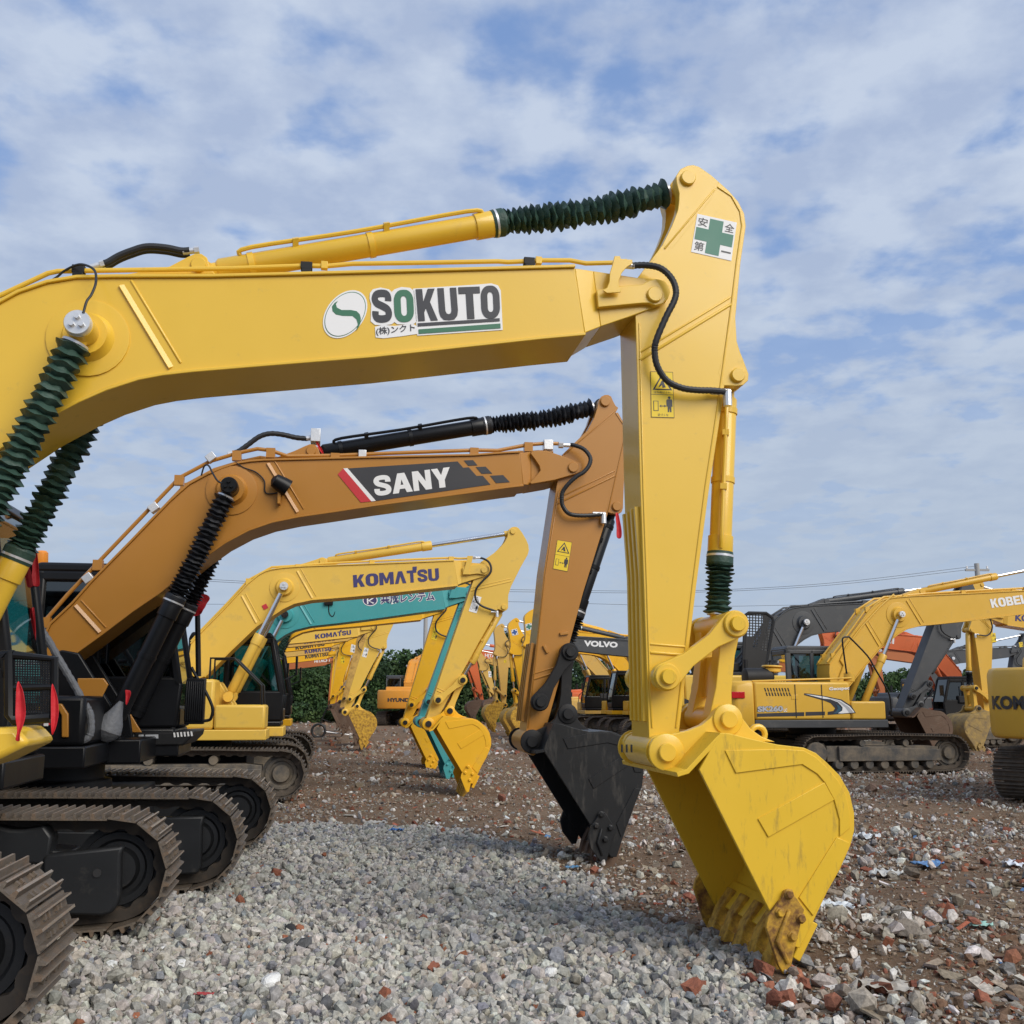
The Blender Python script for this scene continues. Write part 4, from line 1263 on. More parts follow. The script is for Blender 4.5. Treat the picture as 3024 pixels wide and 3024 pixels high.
def mk_house(fr, root, uc, k, body, cabm, glassm, cw=None, skirt=None, detail=1, cab=True, cab_front=1.45, deckm=None, open_hood=False, z=0.0, near_front=1.22, toolm=None, rails=True, mirror=True):
    """upper structure around the swing centre uc; near side is the right side of a machine that faces right"""
    cw = cw or body; skirt = skirt or body; deckm = deckm or M['dullblack']
    X = lambda u: uc + u * k
    Z = lambda w: z + w * k
    b = B(); b.lathe((uc, 0, Z(.72)), (uc, 0, Z(1.02)), [(0, .62 * k), (.12 * k, .62 * k), (.12 * k, .55 * k), (.3 * k, .55 * k)], 36)
    b.box(X(-.9), X(.9), -.85 * k, .85 * k, Z(.35), Z(.75))
    b.build('undercarriage', M['dullblack'], root, bevel=.02)
    b = B()
    b.box(X(-2.0), X(near_front + .03), -1.36 * k, -.42 * k, Z(1.02), Z(1.2)); b.box(X(-2.0), X(cab_front), .42 * k, 1.36 * k, Z(1.02), Z(1.2))
    b.box(X(-2.0), X(.95), -.42 * k, .42 * k, Z(1.0), Z(1.22))
    for v in (-.33, .27): b.prism([(X(-.4), Z(1.2)), (X(.75), Z(1.2)), (X(.7), Z(1.45)), (X(.32), Z(2.02)), (X(.16), Z(2.05)), (X(0), Z(1.95))], v * k, (v + .06) * k)
    b.build('deck', skirt, root, bevel=.015)
    # counterweight with a rounded back
    plan = [(-2.0, -1.36), (-2.42, -1.34), (-2.62, -1.15), (-2.76, -.6), (-2.8, 0), (-2.76, .6), (-2.62, 1.15), (-2.42, 1.34), (-2.0, 1.36)]
    vs = []
    for w, s in ((1.0, .96), (1.10, 1.0), (1.95, 1.0), (2.08, .965)):
        vs += [(X(-2.0 + (u + 2.0) * s), v * s * k, Z(w)) for u, v in plan]
    n = len(plan); fs = []
    for r in range(3):
        for i in range(n - 1): fs.append((r * n + i, r * n + i + 1, (r + 1) * n + i + 1, (r + 1) * n + i))
        fs.append((r * n + n - 1, r * n, (r + 1) * n, (r + 1) * n + n - 1))
    fs += [tuple(range(n - 1, -1, -1)), tuple(range(3 * n, 4 * n))]
    b = B(); b.add(vs, fs)
    cwo = b.build('counterweight', cw, root, bevel=.04, angle=40)
    nf = near_front - .87
    b = B(); b.box(X(-1.985), X(nf), -1.34 * k, -.5 * k, Z(1.2), Z(2.06))
    sp = b.build('side_body', body, root, bevel=.05, angle=40)
    # doors, vents and latches on the near side body
    g = B()
    for u in (-1.0, -.35): g.box(X(u) - .008, X(u) + .008, -1.352 * k, -1.335 * k, Z(1.25), Z(2.0))
    for r in range(2):
        for i in range(9):
            u = -1.75 + i * .07 + r * .03
            g.prism([(X(u), Z(1.92 - r * .1)), (X(u + .03), Z(1.92 - r * .1)), (X(u + .055), Z(1.84 - r * .1)), (X(u + .025), Z(1.84 - r * .1))], -1.345 * k, -1.337 * k)
    g.build('panel_gap', M['seat'], sp)
    b = B(); b.box(X(-1.98), X(-.45), .5 * k, 1.34 * k, Z(1.2), Z(2.06))
    if not cab: b.box(X(-.4), X(1.2), .5 * k, 1.34 * k, Z(1.2), Z(1.5))
    b.build('side_body', body, root, bevel=.05, angle=40)
    if not open_hood:
        b = B(); b.prism([(X(-1.98), Z(2.02)), (X(-.75), Z(2.02)), (X(-.82), Z(2.22)), (X(-1.9), Z(2.28))], -.98 * k, .98 * k)
        b.build('engine_hood', body, root, bevel=.06, angle=40)
    b = B(); b.cyl((X(-1.5), .3 * k, Z(2.2)), (X(-1.5), .3 * k, Z(2.62)), .055 * k); b.build('exhaust_pipe', M['dullblack'], root)
    b = B(); b.box(X(nf + .01), X(near_front), -1.34 * k, -.55 * k, Z(1.2), Z(1.62))
    tb = b.build('tool_box', toolm or body, root, bevel=.04, angle=40)
    b = B()
    for v in ((-1.28, -.62) if rails else ()):
        b.tube([(X(nf - .1), v * k, Z(2.05)), (X(nf - .1), v * k, Z(2.42)), (X(nf + .3), v * k, Z(2.42)), (X(nf + .78), v * k, Z(1.95)), (X(nf + .80), v * k, Z(1.6))], .02 * k, 8)
    if rails: b.build('handrail', M['black'], root)
    if cab:
        c = mk_cab(root, X(-.38), X(cab_front), .46 * k, 1.38 * k, Z(1.2), Z(2.98), cabm, glassm)
        if not mirror: return dict(counterweight=cwo, side=sp, toolbox=tb)
        b = B()
        b.tube([(X(cab_front - .05), 1.40 * k, Z(2.1)), (X(cab_front + .15), 1.55 * k, Z(2.2)), (X(cab_front + .15), 1.55 * k, Z(2.4))], .014, 6)
        b.obox((X(cab_front + .16), 1.56 * k, Z(2.38)), (.02, 0, 0), (0, .1, 0), (0, 0, .17))
        b.build('mirror', M['black'], c, bevel=.01)
    return dict(counterweight=cwo, side=sp, toolbox=tb)

# ------------------------------------------------------------------ a whole machine
def excavator(label, D, pin, tip, th=9.5, face=1, X0=0.0, body='kyellow', boom=None, arm=None, bucket=None, cyl=None, cab='black', glass='glass', bellow=None, detail=1,
              boom_rot=0.0, buc_rot=None, blink=None, foot=None, house=True, tracks=True, track_front=None, trackm='muddytrack', framem='muddyframe', shoes=False, cw=None, skirt=None,
              pinm=None, boom_sh=None, boom_S=None, arm_S=None, arm_sh=None, rod='chrome', uc=None, house_kw=None, group='excavators parked in the yard', hose=True, cylr=1.0, tgauge=1.2, heading=None,
              bel_arm=None, bel_boom=None, bel_buc=None, mtooth=None, mear=None, mcut=None, mside=None, pipes=True, bracket=True, capm=None, bkm=1.088, kscale=None, hw_b=.62, buc_sh=None, near_track_front=None, arm_frac=.57, boom_frac=None, barm=None, tip_n=None):
    fr = Frame(D, th, face, X0)
    root = empty('excavator', fr.O, fr.rotz)
    tag(root, label, 'excavator', group)
    bm = M[boom or body]; am = M[arm or boom or body]; km = M[bucket or arm or body]; cm = M[cyl or boom or body]
    SPLIT_ON[0] = (D < 24 and detail > 0)
    res = dict(fr=fr, root=root)
    pin2 = fr.T(*pin, .34) if not isinstance(pin, Vector) else pin
    tip2 = fr.T(*tip, .38 if tip_n is None else tip_n) if not isinstance(tip, Vector) else tip
    SA = arm_S or Sim(ARM['pin'], ARM['tip'], pin2, tip2)
    k = kscale or SA.k
    shA = arm_sh or ARM
    res['SA'] = SA; res['k'] = k
    shB = boom_sh or BOOM
    if boom_S is None:
        d = BOOM['foot'] - BOOM['pin']
        boom_S = Sim(BOOM['pin'], BOOM['foot'], pin2, pin2 + d, rot=boom_rot, k=bkm * k)
    SB = boom_S; res['SB'] = SB; res['bk'] = SB.k
    foot2 = SB(shB['foot'])
    res['foot'] = foot2
    # boom, arm
    res['boom'] = mk_boom(fr, root, bm, SB, shB, detail=detail, pipes=pipes, bracket=bracket)
    res['arm'] = mk_arm(fr, root, am, SA, hose=hose, detail=detail, sh=shA)
    armlink, cyl2, brk2 = SA(shA['link']), SA(shA['cyl']), SA(shA['bracket'])
    # bucket
    if buc_sh is not None:
        SK = IDENT
    elif blink is not None:
        bl = fr.T(*blink, .38)
        SK = Sim(BUC['tip'], BUC['link'], tip2, bl, k=k)
    else:
        dd = BUC['link'] - BUC['tip']
        SK = Sim(BUC['tip'], BUC['link'], tip2, tip2 + dd, rot=buc_rot or 0.0, k=k)
    res['SK'] = SK
    res['bucket'] = mk_bucket(fr, root, SK, km, hw=hw_b, detail=detail, mtooth=mtooth and M[mtooth], mear=mear and M[mear], mcut=mcut and M[mcut], mside=mside and M[mside], sh=buc_sh)
    buclink = SK((buc_sh or BUC)['link'])
    lr = [(ARM['link'] - ROD1).length * k, (ROD1 - BUC['link']).length * k]
    rod2 = circle_meet(armlink, lr[0], buclink, lr[1], 1)
    res['rodpin'] = rod2
    mk_links(root, armlink, rod2, buclink, k, M[mear] if mear else km if detail > 1 else am, M[pinm] if pinm else (km if detail > 1 else M['dullblack']))
    # cylinders
    V3 = lambda q, v=0: Vector((q.x, v, q.y))
    cb = SB(shB['cyl'])
    r = .083 * k * cylr
    def bel(kind, n, **q):
        mm = kind or bellow
        return dict(m=M[mm], n=n, **q) if mm and mm != 'none' else None
    res['arm_cyl'] = mk_cylinder(root, 'arm_cylinder', V3(cb), V3(cyl2), r, arm_frac, M[barm] if barm else cm, M[rod], bel(bel_arm, 25 if detail > 1 else 24), 3, pipe=(0, -.55, .83) if detail else None, detail=detail, eyev=.055 * k)
    res['buc_cyl'] = mk_cylinder(root, 'bucket_cylinder', V3(brk2), V3(rod2), r * .93, .76 if not (bel_buc or bellow) else .74, cm, M[rod], bel(bel_buc, 12, end=.80), 5, pipe=(-.3, -.95, 0) if detail else None, detail=detail, eyev=.08 * k)
    bp = SB(shB['bpin'])
    if uc is None:
        uc = foot2.x + .05
    for s in (-1, 1):
        base = Vector((foot2.x + .62 * k, s * .42 * k, foot2.y - .52 * k))
        res['boom_cyl%d' % s] = mk_cylinder(root, 'boom_cylinder', base, Vector((bp.x, s * .42 * k, bp.y)), r * 1.02, boom_frac or .56, cm, M[rod], bel(bel_boom, 24), 11 + s, detail=detail, eyev=.09 * k)
        cap = B()
        cap.lathe((bp.x, s * .50 * k, bp.y), (bp.x, s * .56 * k, bp.y), [(0, .08 * k), (.05 * k, .08 * k), (.06 * k, .074 * k)], 24)
        for a in (90, 210, 330):
            q = Vector((bp.x + .032 * k * math.cos(R(a)), 0, bp.y + .032 * k * math.sin(R(a))))
            cap.cyl((q.x, s * .56 * k, q.z), (q.x, s * .585 * k, q.z), .017 * k, n=6)
        cap.build('pin_cap', M[capm] if capm else M['zinc'] if detail else M['dullblack'], res['boom_cyl%d' % s], angle=40)
        pp = B(); pp.cyl((bp.x, s * .25 * k, bp.y), (bp.x, s * .50 * k, bp.y), .075 * k); pp.build('pin', cm, res['boom_cyl%d' % s])
    res['uc'] = uc
    if house:
        hk = dict(cw=M[cw] if cw else None, skirt=M[skirt] if skirt else None)
        hk.update(house_kw or {})
        res.update(mk_house(fr, root, uc, k, M[body], M[cab], M[glass], detail=detail, **hk))
    if tracks:
        uf = uc + 2.08 * k if track_front is None else fr.T(*track_front).x
        for s in (-1, 1):
            if s == -face and near_track_front: uf = fr.T(*near_track_front).x
            elif track_front: uf = fr.T(*track_front).x
            mk_track(root, uf, uf - 4.2 * k, s * tgauge * k, .6 * k, M[trackm], M[framem], single=shoes)
    SPLIT_ON[0] = False
    return res
ROD1 = F1.T(2183, 1841, .40)
# ------------------------------------------------------------------ the nearest machine
NEARB = dict(
    pin=F1.T(1942, 859, .34), foot=F1.T(-640, 1880, .2), bpin=F1.T(228, 952, .55), cyl=F1.T(586, 781, .16),
    top=F1.L([(-690, 1780), (-640, 1650), (-420, 1260), (-230, 1040), (-100, 950), (0, 898), (57, 867), (142, 838), (228, 824), (342, 822), (626, 821), (900, 814), (1300, 803), (1698, 792)], .27),
    bot=F1.L([(1727, 983), (1600, 995), (1100, 1049), (800, 1073), (569, 1092), (480, 1102), (410, 1115), (313, 1146), (228, 1183), (114, 1243), (0, 1318), (-120, 1410), (-300, 1590), (-560, 1930)], .27),
    footend=F1.L([(-620, 1950), (-680, 1925), (-705, 1860)], .27),
    secA=F1.L([(1698, 792), (1727, 983)], .27), secB=F1.L([(1752, 800), (1774, 964)], .22),
    nose=F1.L([(1752, 800), (1883, 820), (1935, 822), (1968, 833), (1978, 859), (1968, 890), (1937, 906), (1860, 935), (1774, 964)], .22),
    boss=F1.L(zC([(448, 1120), (620, 1092), (820, 1075), (870, 1045), (940, 1030), (1000, 1045), (1040, 1090), (1048, 1140), (1030, 1190), (990, 1230), (930, 1248), (870, 1228), (820, 1228), (460, 1262)]), .265),
    brk=F1.L(zA([(480, 748), (720, 712), (880, 682), (975, 632), (1010, 616), (1045, 616), (1075, 636), (1090, 690), (1118, 722), (1140, 747)]), .14),
    weld1=F1.L(zA([(615, 780), (875, 1212)]), .275), weld2=F1.L([(-260, 1120), (-150, 1400)], .275),
)
M['rust_cutter'] = mat('rusty_yellow_cutter', (0.66, 0.38, 0.03), .5, var=.08, dirt=(0.12, 0.048, 0.022), dirt_amt=.95, dirt_scale=10, bump=.1)
E1 = excavator('large yellow excavator nearest the camera with green cross sign on its stick and green bellows', 6.86, (1942, 859), (1970, 2222), body='yellow', bucket='bucket_in', boom_sh=NEARB, boom_S=IDENT, arm_S=IDENT,
               kscale=1.0, detail=2, bellow='green_cloth', mtooth='worn_yellow', mear='yellow', mcut='rust_cutter', mside='scuffed', blink=(2152, 2125), pipes=False, trackm='track', framem='trackframe', shoes=True,
               track_front=(523, 2600, -1.2), near_track_front=(186, 2800, 1.2), barm='yellow', uc=F1.T(110, 1900, -.92).x - 1.45, cylr=1.0, arm_frac=.605, boom_frac=.47, bel_arm='green_cloth', cab='black', skirt='black', tip_n=.38,
               glass='tealglass', house_kw=dict(cab_front=1.45, mirror=False, rails=False), group='front row of excavators facing right')
SPLIT_ON[0] = True
fr, boom, arm, bk = E1['fr'], E1['boom'], E1['arm'], E1['bucket']
zB = zoom(900, 700, .4141)
# pipes along the boom
b = B()
line = [(-400, 1170), (-180, 960), (0, 873), (142, 807), (171, 801), (683, 793), (900, 785), (966, 786), (1041, 779), (1300, 775), (1471, 772), (1500, 774), (1600, 769), (1683, 769), (1730, 778), (1803, 776), (1850, 771)]
for s in (1, -1):
    b.tube([Vector((fr.T(*p, .2).x, -s * .2, fr.T(*p, .2).y)) for p in line], .0165, 10)
b.build('hydraulic_pipe', M['yellow'], boom)
b = B()
for x, y in ((905, 800), (1562, 786), (232, 810)):
    q = fr.T(x, y, .2)
    for s in (1, -1):
        b.obox((q.x, -s * .2, q.y - .015), (.032, 0, 0), (0, .03, 0), (0, 0, .022)); b.obox((q.x, -s * .2, q.y + .03), (.038, 0, 0), (0, .028, 0), (0, 0, .026))
b.build('pipe_clamp', M['dullblack'], boom, bevel=.004)
b = B()
for x, y in ((958, 785), (1590, 771)):
    q = fr.T(x, y, .2); b.obox((q.x, -.2, q.y), (.022, 0, 0), (0, .022, 0), (0, 0, .026))
hb = zC([(590, 850), (635, 850), (640, 872), (735, 880), (735, 912), (690, 940), (650, 985), (625, 1050), (625, 1100), (648, 1112), (640, 1145), (530, 1152), (492, 1130), (530, 1105), (548, 1060), (552, 985), (575, 915)])
b.prism(fr.L(hb, .30), -.30, -.312)
b.prism(fr.L(hb, .30), .30, .312)
b.build('hose_bracket', M['yellow'], boom, bevel=.003)
# hoses from the boom to the arm cylinder
b = B()
for v, dy in ((.10, 0), (-.02, 10)):
    b.tube([Vector((fr.T(x, y + dy, v).x, -v, fr.T(x, y + dy, v).y)) for x, y in [(300, 781), (319, 775), (350, 757), (387, 742), (433, 729), (490, 732), (535, 741), (560, 740)]], .024, 10, 5)
b.build('hose', M['rubber'], boom)
b = B()
for v in (.10, -.02):
    for a, c in (((540, 744), (588, 738)), ((268, 790), (308, 778))):
        p, q = fr.P(*a, v), fr.P(*c, v); b.cyl(p, q, .021, n=12); b.cyl(q - (q - p) * .3, q, .028, n=6)
b.build('hose_fitting', M['zinc'], boom)
b = B()
b.tube([fr.P(x, y, n) for x, y, n in [(0, 905, .2), (60, 868, .2), (154, 827, .2), (190, 800, .22), (228, 782, .26), (256, 784, .32), (280, 800, .4), (283, 835, .5), (270, 870, .53), (256, 890, .55), (246, 925, .56)]], .008, 8, 5)
b.build('grease_hose', M['rubber'], boom)
# boom emblem and wording
E = lambda pts, n, m, nm='decal': decal(fr, boom, zB(pts), n, m, nm)
def ell(k):
    c, a, d = (288, 550), (108, -158), (-116, -66)
    return [(c[0] + k * (a[0] * math.cos(t) + d[0] * math.sin(t)), c[1] + k * (a[1] * math.cos(t) + d[1] * math.sin(t))) for t in [2 * math.pi * i / 48 for i in range(48)]]
E(ell(1.0), .2745, M['white'], 'emblem')
E(ell(.93), .276, M['inkgreen'], 'emblem_ring'); E(ell(.90), .2775, M['white'], 'emblem')
E([(236, 455), (222, 478), (230, 503), (262, 520), (330, 520), (370, 528), (392, 550), (400, 578), (398, 610), (385, 640), (369, 666), (378, 620), (368, 587), (340, 563), (270, 562), (222, 552), (198, 528), (194, 495), (212, 470)], .279, M['inkgreen'], 'emblem_stroke')
E([(470, 600), (474, 480), (462, 440), (464, 400), (486, 372), (540, 360), (600, 372), (620, 392), (640, 372), (690, 356), (750, 362), (782, 385), (800, 600), (780, 618), (720, 624), (660, 622), (640, 606), (620, 622), (560, 630), (500, 626)], .2745, M['white'], 'lettering_border')
block_text(fr, boom, 'S', zB([(486, 610)])[0], zB([(624, 604)])[0], zB([(476, 380)])[0], .2775, M['inkblack'])
block_text(fr, boom, 'O', zB([(642, 607)])[0], zB([(782, 602)])[0], zB([(632, 380)])[0], .2775, M['inkgreen'])
E([(772, 368), (1240, 338), (1330, 330), (1378, 345), (1398, 380), (1412, 662), (803, 703)], .2745, M['white'], 'lettering_border')
for ch, x0, x1, xt in (('K', 810, 950, 790), ('U', 962, 1098, 945), ('T', 1108, 1262, 1094), ('O', 1262, 1396, 1252)):
    yb = lambda x: 600 - (x - 810) * .043
    yt = lambda x: 372 - (x - 790) * .046
    block_text(fr, boom, ch, zB([(x0, yb(x0))])[0], zB([(x1, yb(x1))])[0], zB([(xt, yt(xt))])[0], .278, M['inkblack'])
E([(805, 614), (1390, 578), (1391, 600), (806, 637)], .278, M['inkblack'], 'stripe'); E([(811, 658), (1395, 616), (1397, 650), (813, 690)], .278, M['inkgreen'], 'stripe')
E([(500, 640), (560, 626), (640, 634), (770, 618), (806, 640), (806, 690), (700, 706), (560, 722), (506, 716)], .2742, M['white'], 'lettering_border')
text_fit(fr, boom, '(株)ンクト', zB([(510, 706)])[0], zB([(787, 678)])[0], zB([(508, 644)])[0], .2775, M['inkblack'], .014)
# safety-first sign on the stick
q0 = [Vector(p) for p in zC([(1268, 500), (1590, 572), (1545, 884), (1217, 810)])]
def quad(a, c):
    return tuple((q0[0] * (1 - a) + q0[1] * a) * (1 - c) + (q0[3] * (1 - a) + q0[2] * a) * c)
decal(fr, arm, [tuple(p) for p in q0], .2035, M['white'], 'safety_sign')
decal(fr, arm, [quad(*p) for p in [(.335, .05), (.675, .05), (.675, .335), (.965, .335), (.965, .655), (.675, .655), (.675, .95), (.335, .95), (.335, .655), (.03, .655), (.03, .335), (.335, .335)]], .205, M['crossgreen'], 'sign_cross')
for ch, a0, a1, c0, c1 in (('安', .05, .29, .07, .29), ('全', .72, .96, .07, .29), ('第', .05, .29, .70, .93), ('一', .72, .96, .79, .83)):
    text_fit(fr, arm, ch, quad(a0, c1), quad(a1, c1), quad(a0, c0), .205, M['inkblack'], .012)
# warning sticker
def warning(fr, arm, zz, pts, n, base=None, ink=M['inkblack'], words=True, detail=True):
    q = [Vector(p) for p in zz(pts)]
    def qd(a, c): return tuple((q[0] * (1 - a) + q[1] * a) * (1 - c) + (q[3] * (1 - a) + q[2] * a) * c)
    o = decal(fr, arm, [tuple(p) for p in q], n, base or M['stickeryel'], 'warning_sticker')
    D_ = lambda pp, nn, m: decal(fr, arm, [qd(*p) for p in pp], nn, m, 'sticker_mark')
    if detail:
        for a in ([(0, 0), (1, 0), (1, .008), (0, .008)], [(0, .495), (1, .495), (1, .503), (0, .503)], [(0, .992), (1, .992), (1, 1), (0, 1)], [(0, 0), (.015, 0), (.015, 1), (0, 1)], [(.985, 0), (1, 0), (1, 1), (.985, 1)]):
            D_(a, n + .0012, ink)
    D_([(.50, .045), (.94, .40), (.08, .40)], n + .0012, ink)
    D_([(.50, .105), (.83, .375), (.18, .375)], n + .0026, base or M['stickeryel'])
    D_([(.48, .20), (.56, .19), (.60, .26), (.66, .34), (.52, .35), (.50, .29), (.40, .33), (.34, .34), (.42, .26)], n + .0038, ink)
    D_([(.10, .64), (.32, .64), (.32, .86), (.10, .86)], n + .0012, ink); D_([(.13, .652), (.29, .652), (.29, .848), (.13, .848)], n + .0026, base or M['stickeryel'])
    D_([(.36, .75), (.44, .72), (.44, .742), (.58, .742), (.58, .72), (.66, .75), (.58, .78), (.58, .758), (.44, .758), (.44, .78)], n + .0012, ink)
    D_([(.70, .60), (.90, .60), (.93, .63), (.93, .76), (.88, .76), (.88, .88), (.82, .88), (.80, .78), (.78, .88), (.72, .88), (.72, .76), (.67, .76), (.67, .63)], n + .0012, ink)
    D_([(.80 + .06 * math.cos(t), .565 + .03 * math.sin(t)) for t in [i * math.pi / 6 for i in range(12)]], n + .0012, ink)
    if words:
        text_fit(fr, arm, 'はね飛ばされ', qd(.14, .475), qd(.86, .475), qd(.14, .43), n + .0012, ink)
        text_fit(fr, arm, '近づくな', qd(.28, .97), qd(.74, .97), qd(.28, .915), n + .0012, ink)
warning(fr, arm, zD, [(312, 120), (483, 125), (494, 473), (318, 468)], .2035)
# small extra pieces on the stick: grease pipe with cylinder clamps is built with the cylinder; slots in the end boss
b = B()
for x in (1889, 1903, 1917):
    q = fr.T(x, 2210, .1); b.obox((q.x - .12, -.1 + (1889 - x) * .0, q.y + .0), (.004, 0, 0), (0, .01, 0), (0, 0, .025))
b.build('grease_slot', M['seat'], arm)

# ------------------------------------------------------------------ the ochre machine behind it
F2 = Frame(10.8)
z1 = zoom(0, 1250, .3623); z4 = zoom(500, 1150, .4658); z5 = zoom(1300, 1100, .3364); z6 = zoom(1450, 1750, .2588)
OB = dict(
    pin=F2.T(1697, 1376, .34), foot=F2.T(150, 1990, .2), bpin=F2.T(675, 1431, .56), cyl=F2.T(919, 1332, .14),
    top=F2.L([(115, 1985), (120, 1931), (138, 1873), (152, 1844), (217, 1783), (275, 1717), (390, 1600), (504, 1482), (535, 1454), (562, 1431), (616, 1402), (660, 1384), (700, 1371), (740, 1365), (779, 1362), (1105, 1353.5), (1400, 1347), (1502, 1339.5), (1535, 1338)], .27),
    bot=F2.L([(1545, 1431), (1502, 1436), (1300, 1464), (1105, 1490), (980, 1509), (882, 1523), (803, 1539), (733, 1563), (663, 1600), (602, 1643), (471, 1747), (391, 1801), (297, 1872), (181, 1956)], .27),
    footend=F2.L([(160, 2010), (135, 2012), (118, 2005)], .27),
    secA=F2.L([(1535, 1338), (1545, 1431)], .27), secB=F2.L([(1569, 1332), (1569, 1431)], .245),
    nose=F2.L([(1569, 1332), (1613, 1330), (1667, 1349), (1705, 1362), (1719, 1376), (1717, 1390), (1704, 1399), (1636, 1420), (1569, 1431)], .245),
    boss=F2.L(z5([(800, 695), (930, 685), (1090, 740), (1200, 785), (1235, 800), (1245, 835), (1230, 870), (1190, 890), (1000, 945), (800, 980), (785, 965), (850, 900), (880, 860), (870, 820), (830, 760), (795, 715)]), .26),
    brk=F2.L(z4([(560, 455), (680, 432), (790, 392), (860, 360), (890, 348), (925, 352), (945, 375), (955, 410), (985, 440)]), .14),
    weld1=F2.L(z4([(615, 470), (805, 785)]), .275), weld2=F2.L(z1([(600, 1490), (805, 1715)]), .275),
    pipe=F2.L([(110, 1900), (135, 1830), (200, 1755), (290, 1660), (400, 1545), (530, 1410), (620, 1362), (700, 1338), (760, 1325), (800, 1330), (850, 1347), (990, 1345), (1150, 1338), (1400, 1329), (1470, 1330), (1560, 1313), (1610, 1309), (1655, 1310)], .2),
)
OA = dict(ARM)
OA.update(pin=F2.T(1697, 1376, .34), tip=F2.T(1572, 2190, .38), cyl=F2.T(1788, 1185, .22), bracket=F2.T(1822, 1495, .22), link=F2.T(1599, 2073, .40),
    main=F2.L([(1800, 1222), (1734, 1272), (1663, 1340), (1650, 1400), (1643, 1440), (1626, 1554), (1606, 1689), (1595, 1802), (1574, 1983), (1553, 2164), (1540, 2190), (1548, 2220), (1575, 2232), (1598, 2215), (1616, 2138), (1657, 1991), (1722, 1750), (1784, 1551), (1800, 1500), (1845, 1360), (1847, 1332), (1853, 1268), (1825, 1218)], .20),
    ear=F2.L([(1826, 1204), (1818, 1198), (1811, 1185), (1805, 1171), (1797, 1166), (1786, 1166), (1776, 1171), (1768, 1183), (1764, 1205), (1754, 1235), (1734, 1272), (1745, 1280), (1812, 1230)], .20),
    brk=F2.L([(1847, 1332), (1843, 1420), (1840, 1500), (1836, 1512), (1826, 1518), (1805, 1516), (1790, 1510), (1800, 1450)], .20),
    weld1=F2.L(z5([(1030, 1150), (1535, 905)]), .21), weld2=F2.L(z6([(485, 990), (765, 900)]), .21),
    edge=F2.L([(1650, 1450), (1610, 1700), (1560, 2150)], .2), edge2=F2.L(z5([(1090, 720), (1540, 330)]), .2), edge3=F2.L(z5([(1540, 355), (1635, 500), (1545, 900), (1470, 1230)]), .2),
    hose=F2.L([(1690, 1309), (1699, 1310), (1727, 1324), (1744, 1349), (1741, 1372), (1725, 1393), (1704, 1406), (1680, 1428), (1666, 1448), (1663, 1467), (1666, 1488), (1680, 1509), (1700, 1517), (1740, 1518), (1790, 1513)], .36),
    wear=F2.L([(1575, 1900), (1560, 2000), (1550, 2080), (1545, 2130)], .1))
UC2 = F2.T(150, 1990, .2).x - .05
z7 = zoom(1450, 1700, .4917)
OBUC = dict(BUC)
OBUC.update(tip=F2.T(1572, 2190, .38), link=F2.T(1678, 2108, .38),
    side=F2.L(z7([(315, 1045), (345, 960), (375, 888), (420, 890), (500, 915), (590, 938), (660, 934), (725, 936), (800, 965), (845, 1000), (880, 1045), (908, 1105), (917, 1180), (908, 1265), (868, 1365), (830, 1470), (790, 1580), (755, 1690), (720, 1690), (690, 1640), (605, 1510)]), .62), nback=17,
    ear=F2.L(z7([(205, 1015), (212, 972), (245, 946), (330, 905), (385, 860), (405, 805), (440, 785), (485, 795), (505, 840), (545, 895), (590, 925), (500, 925), (430, 925), (330, 1040), (255, 1055), (222, 1045)]), .36),
    front=F2.L(z7([(265, 1052), (315, 1045), (345, 960), (375, 890)]), .62),
    band1=F2.L(z7([(432, 978), (600, 944), (722, 942), (796, 971), (840, 1006), (872, 1050), (898, 1108), (905, 1180), (862, 1180), (845, 1125), (805, 1060), (760, 1018), (700, 1003), (462, 1040)]), .62),
    band2=F2.L(z7([(585, 1220), (808, 1066), (846, 1126), (615, 1280)]), .62), band3=F2.L(z7([(752, 1490), (862, 1275), (898, 1280), (858, 1365), (780, 1570)]), .62),
    cutter=F2.L(z7([(645, 1440), (662, 1415), (685, 1420), (735, 1500), (745, 1530), (725, 1600), (692, 1718), (664, 1724), (600, 1640), (583, 1568), (600, 1505)]), .65),
    bolts=F2.L(z7([(663, 1434), (632, 1502), (717, 1515), (686, 1584)]), .66), rib=F2.L(z7([(665, 1520), (640, 1600), (670, 1680)]), .66),
    corner=F2.L(z7([(745, 1590), (780, 1600), (735, 1700), (705, 1690)]), .60), lipa=F2.T(*z7([(790, 1580)])[0], .62), lipb=F2.T(*z7([(745, 1690)])[0], .62), toothtip=F2.T(*z7([(700, 1800)])[0], .62))
E2 = excavator('ochre brown excavator second from the camera with black bucket and black bellows', 10.8, (1697, 1376), (1572, 2190), body='ochre', bucket='bucketblack', cyl='black', boom_sh=OB, boom_S=IDENT,
               arm_sh=OA, arm_S=IDENT, kscale=1.0, detail=2, bellow='black_cloth', blink=(1678, 2108), buc_sh=OBUC, mear='dullblack', mtooth='rustbucket', trackm='track', framem='trackframe', shoes=True, track_front=(816, 2360, -1.2), near_track_front=(724, 2450, 1.2), bracket=False, capm='black',
               arm_frac=.60, boom_frac=.53, uc=UC2, skirt='black', cab='black', glass='darkglass', house_kw=dict(cab_front=F2.T(562, 1950, -.92).x - UC2, near_front=F2.T(278, 2100, 1.0).x - UC2, toolm=M['black'], rails=False, mirror=False), group='front row of excavators facing right')
SPLIT_ON[0] = True
fr, boom, arm = E2['fr'], E2['boom'], E2['arm']
E = lambda pts, n, m, nm='decal': decal(fr, boom, zB(pts), n, m, nm)
